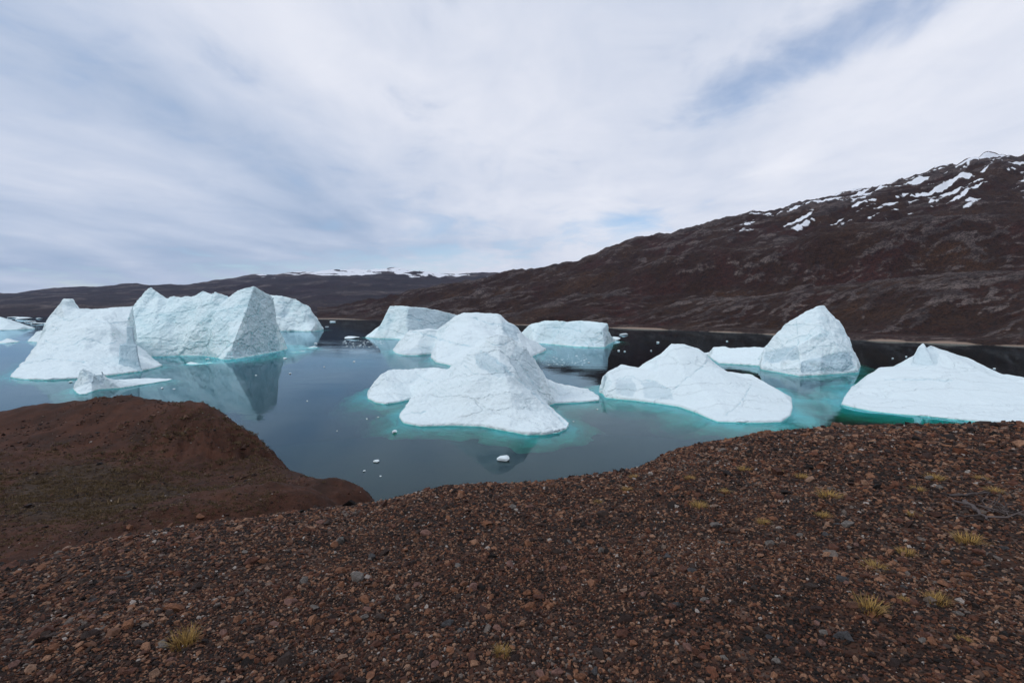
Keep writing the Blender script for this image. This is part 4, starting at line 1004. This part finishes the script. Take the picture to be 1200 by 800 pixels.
while n_st < 250:
    px, py = random.uniform(5, 1195), random.uniform(560, 798)
    if py < np.interp(px, [a[0] for a in lip], [a[1] for a in lip]) + 14: continue
    if random.random() > (py - 500) / 300: continue
    c = random.choice(kinds)
    w_ = random.choice([9, 10, 11, 12, 13, 15, 17])
    sz = 'small' if w_ < 11 else ('mid sized' if w_ < 14 else 'large')
    near = min((math.hypot(px - a, (py - b) * 1.5), nm) for a, b, nm in LANDMARKS)
    rim_ = py < np.interp(px, [a[0] for a in lip], [a[1] for a in lip]) + 30
    where = f'close to {near[1]}' if near[0] < 70 else ('on the rim where the slope drops away' if rim_ else 'loose on the open gravel')
    stone(px, py, w_, c, f'{sz} {c} {shape_word[c]} stone {where}', f'{sz} {c} stones {where}', random.randrange(8) + 1)
    n_st += 1

def tuft_mesh(seed, n=190, h=0.15, spread=0.085):
    r = np.random.default_rng(seed); V = []; Fc = []
    for i in range(n):
        a = r.uniform(0, 6.28); d = spread * math.sqrt(r.uniform())
        b = np.array([d * math.cos(a), d * math.sin(a), -0.01])
        la = a + r.normal(0, 0.6); lean = r.uniform(0.15, 1.1); L = h * r.uniform(0.5, 1.15); w = 0.0026 * r.uniform(0.7, 1.4)
        side = np.array([-math.sin(la), math.cos(la), 0]) * w
        p = b.copy(); ang = lean * 0.4; base = len(V)
        for s in range(4):
            ww = side * (1 - s / 3.3)
            V += [p - ww, p + ww]
            p = p + L / 3 * np.array([math.sin(ang) * math.cos(la), math.sin(ang) * math.sin(la), math.cos(ang)]); ang += lean * 0.42
        for s in range(3): Fc.append((base + 2 * s, base + 2 * s + 1, base + 2 * s + 3, base + 2 * s + 2))
    me = mesh_np('grass_tuft', np.array(V), Fc, False); me.materials.append(GRASS)
    return me
tufts = [tuft_mesh(s) for s in range(4)]
def grass(px, py, wpx, label, group=None, k=0, flat=1.0):
    X, Y, Z, t = ground_hit(px, py)
    s = wpx * Y / F / 0.30
    o = obj('grass_tuft', tufts[k % 4]); o.location = (X, Y, Z); o.scale = (s, s, s * flat); o.rotation_euler = (0, 0, k * 1.1)
    return tag(o, label, 'grass tuft', group)
grass(216, 757, 46, 'spiky yellow grass tuft among stones on the soil hollow side of the slope', k=0)
grass(588, 768, 30, 'small yellow grass tuft alone in the middle of the gravel', k=1, flat=0.8)
grass(1018, 716, 46, 'leaning golden grass tuft, fullest on the open gravel slope', k=2, flat=0.75)
grass(1098, 706, 38, 'thin straw coloured grass tuft beside the fullest golden tuft', k=3, flat=0.7)
grass(1135, 636, 42, 'wide pale grass tuft just below the weathered branch', k=1, flat=0.6)
for i, (a, b, w) in enumerate([(1025, 667, 34), (1062, 650, 28), (970, 583, 36), (965, 606, 24), (820, 595, 28), (895, 614, 22), (872, 552, 22), (940, 560, 22), (1095, 562, 28), (1075, 575, 22), (1165, 577, 26), (1150, 562, 20), (735, 575, 18), (743, 560, 16), (808, 562, 18), (1060, 705, 20), (1130, 752, 20), (910, 553, 18), (1070, 605, 20), (850, 578, 20), (700, 590, 14)]):
    grass(a, b, w, 'low dry grass tuft on the upper gravel slope', 'low dry grass tufts on the gravel slope', i, 0.5)

# weathered branch and dark dead shrub
def tube(bm, pts, rad):
    prev = None
    for i, p in enumerate(pts):
        p = Vector(p); d = (Vector(pts[min(i + 1, len(pts) - 1)]) - Vector(pts[max(i - 1, 0)])).normalized()
        a = d.orthogonal().normalized(); b = d.cross(a); rr_ = rad[i]
        cur = [bm.verts.new(p + (a * math.cos(k * 1.2566) + b * math.sin(k * 1.2566)) * rr_) for k in range(5)]
        if prev:
            for k in range(5): bm.faces.new([prev[k], prev[(k + 1) % 5], cur[(k + 1) % 5], cur[k]])
        prev = cur
def branch(name, label, cat, path_px, rad, seed, twigs=0):
    r = np.random.default_rng(seed); bm = bmesh.new()
    pts = []
    for (a, b) in path_px:
        X, Y, Z, t = ground_hit(a, b); pts.append((X, Y, Z + rad * 1.2 + 0.02))
    o0 = Vector(pts[0])
    pts = [Vector(p) - o0 for p in pts]
    dense = [pts[i].lerp(pts[i + 1], k / 4) + Vector(r.normal(0, rad * 0.5, 3)) for i in range(len(pts) - 1) for k in range(4)] + [pts[-1]]
    tube(bm, dense, [rad * (1 - 0.75 * i / len(dense)) for i in range(len(dense))])
    for k in range(twigs):
        p = dense[r.integers(len(dense))]; d = Vector(r.normal(0, 1, 3)); d.z = abs(d.z) * 0.5; d.normalize(); L = r.uniform(0.1, 0.32)
        tube(bm, [p, p + d * L * 0.5 + Vector(r.normal(0, .03, 3)), p + d * L], [rad * 0.4, rad * 0.3, rad * 0.12])
    me = bpy.data.meshes.new(name); bm.to_mesh(me); bm.free()
    o = obj(name, me, TWIG); o.location = o0
    return tag(o, label, cat)
branch('weathered_branch', 'bleached grey branch lying on the gravel beside a dark dead shrub', 'branch', [(1131, 594), (1143, 602), (1150, 608), (1155, 615)], 0.028, 1, 4)
branch('dead_shrub', 'dark dead shrub sprawled on the gravel beside the bleached branch', 'shrub', [(1155, 600), (1170, 604), (1185, 603), (1199, 610)], 0.018, 2, 26)
branch('fallen_stick', 'thin straight stick lying across the gravel above the bleached branch', 'stick', [(1106, 584), (1130, 583), (1158, 581)], 0.02, 3, 2)

# ------------------------------------------------------------------ the air over the fjord
HAZE, nt, out = new_mat('haze')
hv = N(nt, 'ShaderNodeVolumePrincipled', ins={'Color': (0.50, 0.66, 1.0, 1), 'Density': 1.6e-5, 'Anisotropy': 0.2})
nt.links.new(hv.outputs[0], out.inputs[1])
hz = obj('haze', box_mesh('haze', -16500, 16500, -800, 24500, -66, 1500), HAZE)
tag(hz, 'thin bluish air that veils the far hills', 'haze', kind='stuff')
